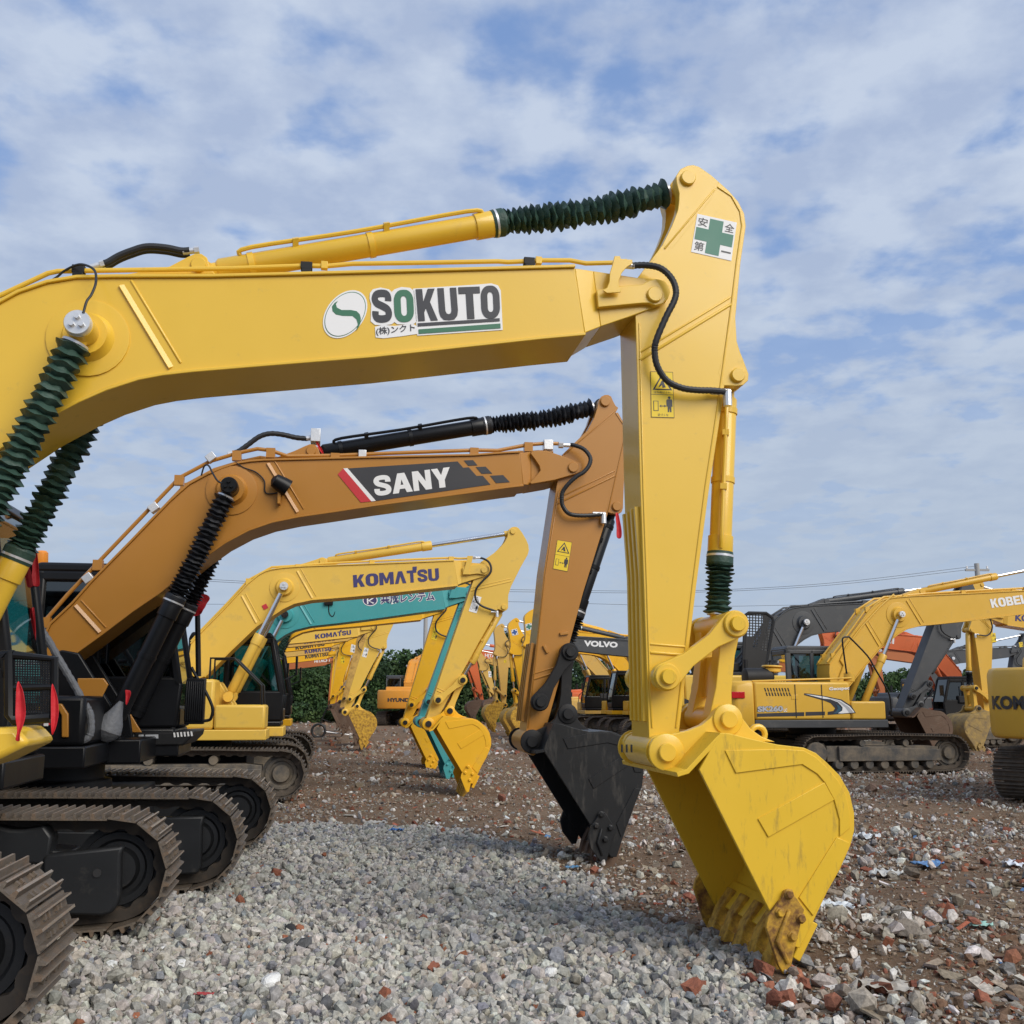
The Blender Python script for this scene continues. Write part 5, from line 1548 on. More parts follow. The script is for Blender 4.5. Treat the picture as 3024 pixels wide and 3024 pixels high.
E([(305, 1650), (1090, 1600), (1130, 1645), (1170, 1642), (1225, 1703), (1270, 1702), (1325, 1765), (505, 1882)], .2745, M['inkblack'], 'emblem_panel')
E([(275, 1650), (305, 1648), (507, 1881), (475, 1885)], .276, M['white'], 'emblem_stripe'); E([(235, 1692), (275, 1650), (475, 1885), (400, 1892)], .276, M['inkred'], 'emblem_stripe')
for q in ([(1135, 1593), (1200, 1590), (1232, 1628), (1165, 1630)], [(1220, 1640), (1290, 1637), (1337, 1686), (1262, 1688)], [(1322, 1702), (1415, 1697), (1463, 1748), (1365, 1755)]): E(q, .2745, M['inkblack'], 'emblem_square')
block_text(fr, boom, 'SaNY', zB([(502, 1848)])[0], zB([(1050, 1778)])[0], zB([(487, 1708)])[0], .276, M['white'], dict(S=.95, a=1.15, N=1.05, Y=1.1), .06)
warning(fr, arm, z5, [(1028, 1468), (1158, 1490), (1118, 1748), (990, 1722)], .2035, words=False)
# work lamp and its cable on the boom
q = fr.P(*z4([(715, 600)])[0], .36)
b = B(); b.lathe(q + Vector((-.10, -.02, .05)), q + Vector((.06, .02, -.04)), [(0, .02), (.03, .07), (.12, .085), (.185, .09)], 18)
lamp = b.build('work_lamp', M['black'], boom, angle=40)
b = B(); b.box(q.x - .04, q.x - .01, -.36, -.27, q.z - .20, q.z - .05); b.build('lamp_bracket', M['ochre'], lamp, bevel=.004)
b = B(); b.tube([fr.P(x, y, .285) for x, y in z4([(420, 460), (470, 495), (540, 520), (585, 555), (605, 590), (605, 640), (625, 662), (690, 655)])], .007, 6, 5); b.build('cable', M['rubber'], boom)
b = B(); b.tube([fr.P(x, y, n) for (x, y), n in zip(z1([(1640, 430), (1665, 350), (1700, 345), (1730, 400), (1770, 465), (1810, 490)]), (.28, .3, .35, .45, .54, .56))], .009, 6, 5); b.build('grease_hose', M['rubber'], boom)
b = B()
for v in (.08, -.04):
    b.tube([fr.P(x, y, v) for x, y in z4([(400, 405), (440, 392), (500, 350), (570, 300), (640, 280), (720, 287), (800, 305), (870, 312)])], .026, 10, 5, ring=[1, 1.1])
b.build('hose', M['rubber'], boom)
b = B()
b.cyl(fr.P(*z4([(865, 312)])[0], .08), fr.P(*z4([(915, 303)])[0], .08), .028, n=10); b.obox(fr.P(*z4([(928, 300)])[0], .05), (.05, 0, 0), (0, .09, 0), (0, 0, .07))
b.cyl(fr.P(*z4([(370, 412)])[0], .08), fr.P(*z4([(410, 402)])[0], .08), .028, n=10)
for x, y in z1([(1720, 280), (1255, 690), (720, 1265), (300, 1715)]) + []: q = fr.P(x, y, .2); b.obox(q, (.035, 0, .03), (0, .05, 0), (-.025, 0, .03))
q = fr.P(*z5([(945, 640)])[0], .2); b.obox(q, (.05, 0, 0), (0, .05, 0), (0, 0, .055)); q = fr.P(1070, 1345, .2); b.obox(q, (.04, 0, 0), (0, .05, 0), (0, 0, .05))
b.build('pipe_clamp', M['zinc'], boom, bevel=.005)
b = B()
for x, y, a in ((1665, 1871, -8), (1611, 1917, 62)):
    q = fr.P(x, y, .2); c, s = math.cos(R(a)), -math.sin(R(a))
    c, s = math.cos(R(-a)), math.sin(R(-a))
    b.obox(q, (.045 * c, 0, .045 * s), (0, .025, 0), (-.015 * s, 0, .015 * c))
b.build('bracket', M['ochre'], arm, bevel=.004)

# right front of the ochre machine: mesh guard, padded rail, stickers
fr, root = E2['fr'], E2['root']
z2 = zoom(0, 1800, .3623)
b = B()
P_ = lambda a, c, n: E1['fr'].P(*z2([(a, c)])[0], n - .3)
b.tube([P_(0, 375, 1.3), P_(75, 345, 1.3), P_(78, 600, 1.3), P_(80, 860, 1.3), P_(110, 900, 1.3), P_(410, 880, 1.3)], .028, 8, 1)
b.tube([P_(110, 370, 1.3), P_(445, 405, 1.3), P_(440, 890, 1.3)], .022, 8)
b.tube([P_(95, 640, 1.3), P_(440, 630, 1.3)], .018, 8)
g = b.build('handrail', M['black'], E1['root'])
b = B()
for i in range(17):
    a = 100 + 335 * i / 16; b.tube([P_(a, 372 + (a - 100) * .1, 1.3), P_(a, 885, 1.3)], .0042, 4)
for i in range(26):
    c = 385 + 495 * i / 25; b.tube([P_(95, c, 1.3), P_(442, c + 8, 1.3)], .0042, 4)
b.build('guard_mesh', M['black'], E1['root'])
b = B()
P_ = lambda a, c, n: fr.P(*z2([(a, c)])[0], n)
foam = catmull([P_(x, y, 1.25) for x, y in [(262, -20), (330, 150), (400, 262), (500, 440), (590, 590), (690, 770), (733, 850), (742, 980), (710, 1050), (610, 1085)]], 6)
b.tube(foam, .030, 10, ring=[1, 1.08, .95, 1.1, .9, 1.05])
b.tube([P_(275, 308, 1.25), P_(380, 305, 1.25)], .026, 8)
b.build('padded_rail', M['foam'], root)
b = B(); b.lathe(P_(990, 750, .55), P_(850, 1035, .55), [(0, .02), (.10, .06), (.2, .11), (.28, .13), (.34, .10), (.38, .05)], 14)
b.build('padded_hose', M['foam'], root)
b = B()
b.prism(fr.L(z2([(370, 1062), (550, 1062), (550, 1108), (370, 1108)]), 1.28), -1.27, -1.28); b.build('stripe_board', M['white'], root)
for x in (390, 520): decal(fr, root, z2([(x - 12, 1062), (x + 30, 1062), (x + 62, 1108), (x + 18, 1108)]), 1.285, mat('blue_vinyl', (.02, .08, .30), .4), 'stripe')
decal(fr, root, z2([(245, 925), (410, 925), (410, 942), (245, 942)]), 1.352, M['inkred'], 'stripe')
for x in (302, 356): decal(fr, root, z2([(x, 908), (x + 38, 908), (x + 38, 950), (x, 950)]), 1.356, M['white'], 'sticker')
text_fit(fr, root, 'II', z2([(292, 1002)])[0], z2([(326, 1002)])[0], z2([(292, 968)])[0], 1.356, M['white'])
# chevrons and plate on the nose under the cab, ribbed step guard beside it
b = B(); b.prism(fr.L(z2([(980, 1003), (1420, 995), (1575, 988), (1560, 1040), (1490, 1110), (1120, 1115), (960, 1095)]), -.40), .40, 1.36)
nose = b.build('front_deck', M['dullblack'], root, bevel=.02)
for i in range(6):
    x = 1412 + i * 28; decal(fr, root, z2([(x, 1004 - i * 2), (x + 14, 1003 - i * 2), (x + 20, 1040 - i * 2), (x + 6, 1042 - i * 2)]), -.393, M['white'], 'chevron')
for x0, x1 in ((1072, 1092), (1130, 1172), (1185, 1290)): decal(fr, root, z2([(x0, 1020), (x1, 1018), (x1, 1050), (x0, 1052)]), -.393, M['zinc'], 'plate')
b = B()
q0, q1 = fr.T(*z2([(1520, 560)])[0], -.5), fr.T(*z2([(1655, 935)])[0], -.5)
b.box(q0.x, q1.x, .5, .62, q1.y, q0.y)
for i in range(9):
    u = q0.x + (q1.x - q0.x) * (i + .5) / 9; b.box(u - .012, u + .012, .47, .5, q1.y + .03, q0.y - .03)
b.build('step_guard', M['black'], root, bevel=.01)
b = B(); b.tube([P_(1560, 470, -.55), P_(1600, 545, -.55), P_(1660, 640, -.55), P_(1730, 790, -.55), P_(1722, 880, -.55), P_(1690, 905, -.55), P_(1600, 910, -.55)], .016, 8, 3)
b.tube([P_(1405, 200, -.5), P_(1405, 980, -.5)], .03, 8); b.tube([P_(1610, 30, -.6), P_(1618, 545, -.6)], .028, 8)
b.build('handrail', M['black'], root)
# beacon on the cab roof
q = fr.P(121, 1680, -.7)
b = B(); b.lathe(q + Vector((0, 0, 0)), q + Vector((0, 0, .2)), [(0, .05), (.05, .05), (.05, .062), (.06, .066), (.17, .060), (.19, .04)], 18)
bc = b.build('beacon', M['lampamber'], root)
b = B(); b.cyl(q - Vector((0, 0, .08)), q + Vector((0, 0, .055)), .055); b.build('beacon_base', M['white'], bc)

# nose of the right front deck of the near machine
fr, root = E1['fr'], E1['root']
b = B()
A_ = fr.L([(-260, 2160), (96, 2143), (138, 2189), (20, 2248), (-260, 2330)], .95)
b.prism(A_, -.75, -1.25)
b.build('front_deck', M['yellow'], root, bevel=.03)

# yoke plate with its hole over the idler of the near machine's far track, and the step frame behind it
z3 = zoom(0, 2300, .4658)
fr, root = E1['fr'], E1['root']
def plate(pts, n, t, m, name, bevel=.01, par=None):
    b = B(); b.prism(fr.L(z3(pts), n), -n, -n + t); return b.build(name, m, par or root, bevel=bevel)
trk = [c for c in root.children if c.name.startswith('track')][1]
plate([(268, 500), (300, 480), (785, 428), (765, 480), (760, 740), (742, 800), (705, 855), (640, 872), (268, 862)], -.93, .10, M['trackframe'], 'yoke_plate', .02, trk)
plate([(-260, 300), (0, 305), (60, 322), (140, 325), (252, 305), (275, 292), (330, 370), (300, 540), (250, 545), (-260, 540)], -.95, .2, M['trackframe'], 'step_frame', .02, trk)
b = B(); b.prism(circ(fr.T(*z3([(615, 598)])[0], -.925), .028, 16), .922, .935); b.build('hole', M['seat'], trk)
fr, root = E2['fr'], E2['root']
trk = [c for c in root.children if c.name.startswith('track')][1]
plate([(990, 245), (1298, 235), (1280, 300), (1275, 560), (1250, 605), (1100, 612), (990, 600)], 1.45, .1, M['trackframe'], 'yoke_plate', .02, [c for c in root.children if c.name.startswith('track')][0])

# ochre body panels of the second machine seen past its rail, and the near cab's mirror
fr, root = E2['fr'], E2['root']
for pts, n in (([(630, 560), (845, 560), (882, 612), (770, 830), (742, 990), (630, 990)], .52), ([(470, 768), (500, 768), (555, 850), (555, 1042), (500, 1042), (500, 862), (470, 810)], 1.37), ([(1062, 850), (1155, 1002), (975, 1002)], -.30)):
    b = B(); b.prism(fr.L(z2(pts), n), -n, -n + .03); b.build('body_panel', M['ochre'], root, bevel=.008)
b = B()
b.prism(fr.L(z2([(470, 745), (560, 742), (640, 765), (690, 820), (700, 975), (555, 980), (555, 850), (500, 770)]), 1.2), -1.2, -.7); b.build('battery_cover', M['black'], root, bevel=.03)
fr = E1['fr']
cabo = [c for c in E1['root'].children if c.name.startswith('cab')][0]
b = B(); b.prism(fr.L(z1([(190, 930), (250, 925), (278, 990), (278, 1230), (240, 1245), (205, 1180)]), -1.45), 1.43, 1.50); mo = b.build('mirror', M['black'], cabo, bevel=.02)
b = B(); b.tube([fr.P(x, y, -1.4) for x, y in z1([(165, 1000), (165, 880), (215, 868), (262, 890), (275, 960), (285, 1300), (340, 1900)])], .016, 8, 3); b.build('mirror_rail', M['black'], mo)
# lifting eye on the back of the near bucket
b = B(); q = F1.T(2238, 2168, .1)
b.tube([(q.x + .05 * math.cos(R(a)), -.1, q.y + .05 * math.sin(R(a))) for a in range(-60, 241, 20)], .02, 10)
b.build('lifting_eye', M['yellow'], E1['bucket'])

SPLIT_ON[0] = False
# ------------------------------------------------------------------ the rest of the front row, going away from the camera
ROW = 'front row of excavators facing right'
zM = zoom(750, 1750, .2588)
def words(E, body, BL, BR, TL, ink, zz=lambda p: p, bold=.04, n=.2755, outline=None, part='boom'):
    kk = E['bk'] if part == 'boom' else E['k']
    return text_fit(E['fr'], E[part], body, zz([BL])[0], zz([BR])[0], zz([TL])[0], n * kk, M[ink], bold, outline)
def komatsu(E, x0, x1, y0, y1, h, ink, zz, sq=True):
    """company lettering with the small square over the T"""
    block_text(E['fr'], E['boom'], 'KOMATSU', zz([(x0, y0)])[0], zz([(x1, y1)])[0], zz([(x0 - 4, y0 - h)])[0], .2755 * E['bk'], M[ink], dict(K=1.0, O=1.1, M=1.25, A=1.0, T=.85, S=.85, U=.95), .09)
    if sq:
        f = lambda t, up: (x0 + (x1 - x0) * t, y0 + (y1 - y0) * t - h * up)
        decal(E['fr'], E['boom'], zz([f(.688, 1.0), f(.737, 1.0), f(.737, 1.28), f(.688, 1.28)]), .2755 * E['bk'], M[ink], 'lettering')
E3 = excavator('yellow excavator with large navy boom lettering and bright yellow bucket', 18.6, (1431, 1682), (1266, 2138), body='kyellow', bucket='deepyellow', blink=(1329, 2100), glass='tealglass',
               pinm='dullblack', framem='muddyframe', group=ROW, track_front=(906, 2280, 1.2), uc=F3.T(582, 1972, .2).x + .1, mtooth='worn_yellow')
komatsu(E3, 1168, 1712, 1255, 1210, 78, 'inknavy', z4)
def small_sign(E, pts, base='white'):
    warning(E['fr'], E['arm'], lambda p: p, pts, .2035 * E['k'] + .002, M[base], words=False, detail=False)
small_sign(E3, zI([(1160, 800), (1245, 825), (1188, 1008), (1098, 985)]))
b = B(); q = E3['fr'].P(*zG([(910, 778)])[0], .28)
b.obox(q, (.035, 0, .02), (0, .004, 0), (-.02, 0, .035)); b.build('sticker', M['inkred'], E3['boom'])
E4 = excavator('teal excavator standing behind the big yellow one, navy emblem and white-edged letters on its boom', 22.3, (1386, 1752), (1242, 2131), body='teal', glass='tealglass', pinm='dullblack', group=ROW, boom_rot=1.5, bkm=1.2, cab='teal', capm='dullblack')
words(E4, '共成レンテム', (95, 905), (712, 868), (92, 790), 'inknavy', zI, .03, outline=(M['white'], .05, .0015))
fr4 = E4['fr']
c = zM([(1326, 88)])[0]
decal(fr4, E4['boom'], [(c[0] + 22 * math.cos(t), c[1] + 17 * math.sin(t)) for t in [i * math.pi / 16 for i in range(32)]], .2745 * E4['bk'], M['white'], 'emblem')
decal(fr4, E4['boom'], [(c[0] + 19.5 * math.cos(t), c[1] + 14.5 * math.sin(t)) for t in [i * math.pi / 16 for i in range(32)]], .277 * E4['bk'], M['inknavy'], 'emblem')
for q in ([(1288, 62), (1304, 58), (1306, 130), (1290, 132)], [(1302, 92), (1360, 52), (1372, 60), (1318, 98), (1372, 116), (1360, 128)]): decal(fr4, E4['boom'], zM(q), .281 * E4['bk'], M['white'], 'emblem')
b = B(); q = fr4.P(*zG([(1515, 740)])[0], .3)
b.obox(q, (.09, 0, 0), (0, .06, 0), (0, 0, .05)); b.tube([q + Vector((0, 0, -.05)), q + Vector((.02, 0, -.22)), q + Vector((.1, 0, -.28)), q + Vector((.16, .02, -.1))], .012, 6, 4)
b.build('work_lamp', M['black'], E4['boom'], bevel=.02)
E5 = excavator('deep yellow excavator with black company characters on its boom and dark green boom bellows', 25.6, (1304, 1795), (1197, 2134), body='deepyellow', glass='tealglass', group=ROW, bel_boom='green_cloth', boom_rot=-.5)
words(E5, '富井建設(株)', (1160, 298), (1990, 178), (1150, 195), 'inkblack', zM, .02)
small_sign(E5, zI([(702, 1170), (762, 1190), (728, 1320), (666, 1300)]), 'stickeryel')
E6 = excavator('pale yellow excavator with blue boom lettering and a rust brown bucket near the trees', 34.0, (1101, 1853), (1019, 2103), body='kyellow', bucket='worn_yellow', mear='kyellow', glass='tealglass', group=ROW, mtooth='rustbucket')
komatsu(E6, 700, 1110, 530, 478, 52, 'inknavy', zM)
small_sign(E6, zM([(1262, 625), (1310, 640), (1282, 742), (1232, 728)]))
E7 = excavator('faded yellow excavator with a rust spotted stick, just behind the pale yellow one', 37.2, (1068, 1868), (1006, 2098), body='tan', arm='rustyel', bucket='rustbucket', pinm='dullblack', group=ROW)
komatsu(E7, 575, 930, 588, 545, 46, 'inknavy', zM, False)
small_sign(E7, zM([(1112, 588), (1160, 602), (1145, 688), (1098, 675)]))
E8 = excavator('yellow excavator with black boom lettering and a narrow stick before the trees', 40.6, (1014, 1889), (977, 2086), body='deepyellow', bucket='rustbucket', group=ROW)
komatsu(E8, 475, 808, 655, 606, 50, 'inkblack', zM, False)
small_sign(E8, zM([(990, 725), (1036, 730), (1032, 812), (988, 806)]), 'stickeryel')
E9 = excavator('pale yellow excavator with faded blue boom lettering deep in the front row', 44.6, (1000, 1908), (980, 2085), body='tan', bucket='rustbucket', group=ROW)
komatsu(E9, 580, 885, 698, 660, 48, 'inknavy', zM, False)
E10 = excavator('yellow excavator with small black lettering above the orange boom at the far end', 48.6, (992, 1929), (975, 2088), body='deepyellow', bucket='rustbucket', group=ROW)
komatsu(E10, 585, 845, 756, 722, 46, 'inkblack', zM, False)
E11 = excavator('brown orange excavator with white boom lettering, last of the front row', 52.6, (985, 1950), (970, 2092), body='brick_or', bucket='rustbucket', group=ROW)
words(E11, 'HITACHI', (690, 802), (864, 788), (690, 766), 'white', zM, .03)

# ------------------------------------------------------------------ the row across the yard, facing left
OPP = 'excavators across the yard facing left'
A1 = excavator('dark grey boomed excavator with white boom letters, facing left behind the ochre stick', 33.0, (1640, 1895), (1660, 2125), face=-1, th=9.5, body='kyellow', boom='vgrey', arm='vgrey', bucket='rustbucket', cyl='vgrey', cab='vgrey', group=OPP, boom_rot=-1.0, bel_arm='green_cloth')
z5b = zoom(1450, 1750, .2588)
words(A1, 'VOLVO', (1060, 612), (1445, 630), (1062, 545), 'white', z5b, .05)
A2 = excavator('yellow excavator with a green cross sign on its stick, facing left', 40.5, (1597, 1872), (1583, 2090), face=-1, body='deepyellow', bucket='worn_yellow', group=OPP, bel_arm='black_cloth')
def cross(E, c, s, col, tilt):
    q = [Vector(c) + Vector((s * math.cos(R(tilt)) * i - s * math.sin(R(tilt)) * j, s * math.sin(R(tilt)) * i + s * math.cos(R(tilt)) * j)) for i, j in ((-1, -1), (1, -1), (1, 1), (-1, 1))]
    def qd(a, b_): return tuple((q[0] * (1 - a) + q[1] * a) * (1 - b_) + (q[3] * (1 - a) + q[2] * a) * b_)
    n = .203 * E['k'] + .004
    decal(E['fr'], E['arm'], [tuple(p) for p in q], n, M['white'], 'safety_sign')
    decal(E['fr'], E['arm'], [qd(*p) for p in [(.33, .08), (.67, .08), (.67, .33), (.92, .33), (.92, .67), (.67, .67), (.67, .92), (.33, .92), (.33, .67), (.08, .67), (.08, .33), (.33, .33)]], n + .004, M[col], 'sign_cross')
    for a, b_ in ((.06, .06), (.8, .06), (.06, .8), (.8, .8)):
        decal(E['fr'], E['arm'], [qd(a, b_), qd(a + .13, b_), qd(a + .13, b_ + .13), qd(a, b_ + .13)], n + .004, M['inkblack'], 'sign_character')
cross(A2, zI([(1785, 1162)])[0], 9.5, 'crossgreen', -14)
A3 = excavator('yellow excavator with a blue cross sign on its stick, facing left', 43.6, (1549, 1891), (1556, 2094), face=-1, body='deepyellow', bucket='worn_yellow', group=OPP)
cross(A3, zI([(1622, 1225)])[0], 9.0, 'crossblue', -14)
small_sign(A3, zI([(1720, 1470), (1762, 1480), (1765, 1548), (1725, 1545)]))
A4 = excavator('faded tan excavator facing left next to the blue cross one, worn striped bucket', 47.4, (1500, 1902), (1493, 2082), face=-1, body='tan', bucket='worn_yellow', group=OPP)
small_sign(A4, zI([(1500, 1540), (1528, 1540), (1528, 1575), (1500, 1575)]), 'stickeryel')
A5 = excavator('faded tan excavator facing left with a white warning label and brown bucket', 60.0, (1438, 1952), (1468, 2068), face=-1, body='tan', bucket='rustbucket', group=OPP)
small_sign(A5, zI([(1322, 1670), (1355, 1672), (1358, 1740), (1326, 1738)]))
A6 = excavator('orange red excavator facing left, mostly hidden behind the yellow sticks', 63.0, (1400, 1930), (1428, 2072), face=-1, body='redor', bucket='rustbucket', group=OPP)
words(A6, 'HITACHI', (1282, 1505), (1480, 1520), (1284, 1468), 'white', zI, .03)

# ------------------------------------------------------------------ right hand group
RG = 'excavators on the right of the yard'
zR = zoom(2450, 1650, .3365); z8 = zoom(2100, 1900, .4141); z6b = zoom(2050, 1650, .2588)
FK = Frame(22.8)
UCK = FK.T(2626, 2080, 1.3).x - 1.22
K = excavator('golden yellow excavator in full side view with a grey and white swoosh along its body', 22.8, (3115, 1768), (3135, 2135), bkm=1.25, body='kobelco', cab='vgrey', skirt='vgrey', glass='glass', house_kw=dict(open_hood=True, rails=False), group=RG, uc=UCK, framem='muddyframe', track_front=(2852, 2240, 1.2), boom_rot=0)
fk = K['fr']; kk = K['k']
block_text(K['fr'], K['boom'], 'KOBELCO', zR([(1425, 432)])[0], zR([(1880, 372)])[0], zR([(1405, 355)])[0], .2765 * K['bk'], M['white'], dict(O=1.1), .08)
nn = 1.3445 * kk
Dk = lambda pts, n, m, nm='decal': decal(fk, K['side'], z8(pts), n, M[m], nm, t=.004)
Dk([(328, 500), (664, 490), (664, 518), (328, 524)], nn, 'inkblack', 'stripe')
Dk([(674, 489), (812, 486), (812, 512), (674, 516)], nn, 'inkblack', 'stripe')
Dk([(664, 356), (700, 358), (806, 374), (930, 400), (1000, 445), (1033, 497), (832, 510), (832, 488), (872, 482), (884, 462), (852, 426), (806, 408), (664, 368)], nn, 'inkblack', 'swoosh')
Dk([(672, 361), (806, 380), (925, 408), (990, 450), (1024, 492), (930, 500), (905, 498), (935, 480), (938, 455), (905, 420), (850, 398), (800, 394)], nn + .004, 'white', 'swoosh')
MATS['steelblue'] = M['steelblue'] = mat('steel_blue_vinyl', (.03, .09, .14), .4); M['silver'] = mat('silver_vinyl', (.42, .43, .45), .35)
Dk([(888, 432), (915, 445), (930, 465), (922, 488), (895, 500), (870, 500), (892, 484), (904, 465), (900, 448)], nn + .006, 'steelblue', 'swoosh')
Dk([(840, 388), (920, 412), (985, 455), (1015, 490), (985, 494), (955, 455), (905, 415)], nn + .006, 'silver', 'swoosh')
text_fit(fk, K['side'], 'SK260', z8([(332, 490)])[0], z8([(513, 486)])[0], z8([(332, 448)])[0], nn + .006, M['silver'], .05, (M['inkblack'], .03, .003))
text_fit(fk, K['side'], 'LC', z8([(518, 488)])[0], z8([(542, 487)])[0], z8([(518, 466)])[0], nn + .006, M['white'], .03)
text_fit(fk, K['side'], 'Geospec', z8([(842, 342)])[0], z8([(986, 336)])[0], z8([(842, 312)])[0], nn + .006, M['white'], .03)
b = B(); b.prism(fk.L(z8([(572, 368), (620, 366), (620, 398), (572, 400)]), nn), -nn - .004, -nn + .01); b.build('latch', M['kobelco'], K['side'], bevel=.01)
b = B(); q = fk.T(*z8([(196, 368)])[0], 1.36 * kk); b.box(q.x - .16, q.x + .14, -1.375 * kk, -1.33 * kk, q.y - .07, q.y + .07); b.build('rear_lamp', M['lampred'], K['counterweight'], bevel=.01)
b = B(); b.tube([fk.P(x, y, 1.28) for x, y in zR([(150, 1010), (120, 800), (112, 715), (125, 692), (160, 686), (185, 700), (330, 850), (390, 950), (510, 1160), (535, 1250), (543, 1370)])], .019, 8, 3)
b.build('handrail', M['black'], K['root'])
b = B(); b.lathe(fk.P(2508, 2012, 1.0), fk.P(2508, 1985, 1.0), [(0, .12), (.17, .12), (.17, .09), (.2, .09)], 16); b.build('filler_cap', M['kobelco'], K['root'])
b = B(); b.lathe(fk.P(*z6b([(570, 1350)])[0], .4), fk.P(*z6b([(920, 1345)])[0], .4), [(0, .16), (.02, .2), (.6, .2), (.66, .14)], 18); b.build('muffler', M['dullblack'], K['root'])
b = B(); b.lathe(fk.P(*z6b([(888, 1300)])[0], .4), fk.P(*z6b([(888, 1250)])[0], .4), [(0, .12), (.02, .2), (.09, .2), (.1, .15), (.13, .24), (.16, .22)], 18); b.build('air_cleaner', M['kobelco'], K['root'])
b = B()
for i in range(3):
    b.tube([fk.P(x + i * 9, y + i * 4, .34 - i * .07) for x, y in [(2478, 2005), (2492, 1965), (2482, 1950), (2500, 1910), (2545, 1850), (2600, 1790), (2640, 1755)]], .022, 8)
b.build('hydraulic_pipe', M['kobelco'], K['boom'])
b = B(); b.prism(fk.L(z8([(300, 262), (1010, 240), (1022, 252), (300, 276)]), 1.2), -1.2 * kk, -.6 * kk); b.build('body_top', M['kobelco'], K['root'], bevel=.03)
V = excavator('dark grey boomed excavator with yellow body, raised engine hood and large rusty bucket', 27.5, (2800, 1795), (2678, 2104), body='kyellow', boom='vgrey', arm='vgrey', bucket='rustbucket', mear='vgrey', cyl='vgrey', cab='vgrey', group=RG, house_kw=dict(open_hood=True), bkm=1.2)
fv = V['fr']; kv = V['k']
words(V, 'VOLVO', (1896, 662), (2330, 640), (1890, 625), 'white', z6b, .05)
b = B(); b.prism(fv.L(zE([(505, 745), (560, 765), (620, 810), (560, 870), (510, 912), (470, 925), (440, 800)]), 1.345 * kv), -1.35 * kv, -1.34 * kv); b.build('decal', M['inkblack'], V['side'])
text_fit(fv, V['side'], '00L', zE([(505, 848)])[0], zE([(556, 848)])[0], zE([(505, 820)])[0], 1.3535 * kv, M['white'], .03)
# raised hood with its slotted cooling grille, and the engine under it
hood = fv.L(z6b([(560, 1290), (580, 640), (620, 618), (820, 622), (890, 670), (905, 720), (840, 1100), (800, 1300)]), .9)
b = B()
b.tube([(q.x, -.9, q.y) for q in hood] + [(hood[0].x, -.9, hood[0].y)], .045, 6)
lo = lambda t: fv.T(*z6b([(570 + 255 * t, 1040)])[0], .9)
b.prism(fv.L(z6b([(565, 1280), (572, 880), (690, 900), (660, 1020), (860, 1060), (805, 1290)]), .9), -.88, -.92)
b.prism(fv.L(z6b([(780, 640), (835, 640), (850, 700), (800, 900), (740, 1050), (700, 1040), (790, 760)]), .9), -.885, -.91)
for i in range(8):
    a = 600 + 34 * i; b.tube([fv.P(*z6b([(a, 632)])[0], .9), fv.P(*z6b([(a - 5, 1040)])[0], .9)], .016, 4)
for i in range(14):
    c = 640 + 31 * i; b.tube([fv.P(*z6b([(575, c)])[0], .9), fv.P(*z6b([(890 - max(0, i - 4) * 8, c + 12)])[0], .9)], .018, 4)
for i in range(3):
    b.tube([fv.P(*z6b([(800 + 28 * i, 660)])[0], .9), fv.P(*z6b([(690 + 32 * i, 1280)])[0], .9)], .018, 4)
b.build('raised_hood', M['grille'], V['root'])
b = B()
q0, q1 = fv.T(2070, 2015, .5), fv.T(2280, 1985, .5)
b.box(q0.x, q1.x, -.9, .4, q0.y - .1, q1.y)
b.box(q0.x + .4, q0.x + 1.0, -.8, .1, q1.y, q1.y + .25); b.cyl((q0.x + 1.3, -.5, q1.y), (q0.x + 1.35, -.4, q1.y + .55), .06); b.box(q0.x + 1.4, q0.x + 1.8, -.7, .2, q1.y, q1.y + .35)
b.cyl((q0.x + .15, -.6, q1.y + .1), (q0.x + .15, .2, q1.y + .1), .2)
b.build('engine', M['dullblack'], V['root'], bevel=.04)
H = excavator('orange red excavator facing left with a dark cab carrying round stickers', 33.0, (2478, 1876), (2520, 2090), face=-1, body='redor', cab='dullblack', glass='darkglass', group=RG, boom_rot=0.0, bkm=1.15, bucket='rustbucket')
words(H, 'HITACHI', (2512, 1884), (2640, 1902), (2513, 1866), 'white', bold=.03)
fh = H['fr']
cabp = [(zR([p])[0]) for p in ((1306, 1255), (1348, 1252))]
for (x, y), m in zip(cabp, ('white', 'silver')):
    decal(fh, H['root'], [(x + 8 * math.cos(t), y + 8 * math.sin(t)) for t in [i * math.pi / 12 for i in range(24)]], 1.40 * H['k'], M[m], 'round_sticker', t=.004)
    decal(fh, H['root'], [(x + 6 * math.cos(t), y + 6 * math.sin(t)) for t in [i * math.pi / 12 for i in range(24)]], 1.404 * H['k'], M['steelblue'], 'round_sticker', t=.003)
Y = excavator('yellow excavator facing left with a dirty bucket, boom running out of the right edge', 30.0, (2931, 1816), (2930, 2112), face=-1, body='kobelco', bucket='muddy_yellow', group=RG, bel_buc='black_cloth')
words(Y, 'KOMATSU', (2998, 1834), (3130, 1842), (2999, 1813), 'inknavy', bold=.04)
small_sign(Y, zR([(1415, 655), (1455, 650), (1465, 730), (1425, 735)]), 'stickeryel')
A7 = excavator('brown orange excavator facing left, farthest of the right hand machines, half hidden', 43.0, (2600, 1930), (2625, 2080), face=-1, body='brick_or', cab='dullblack', glass='darkglass', bucket='rustbucket', group=RG)
G8 = excavator('dark grey excavator with a yellow label on its stick at the far right edge', 38.5, (3012, 1922), (2985, 2100), body='vgrey', group=RG, cab='vgrey')
small_sign(G8, zR([(1660, 735), (1692, 730), (1700, 770), (1668, 778)]), 'stickeryel')

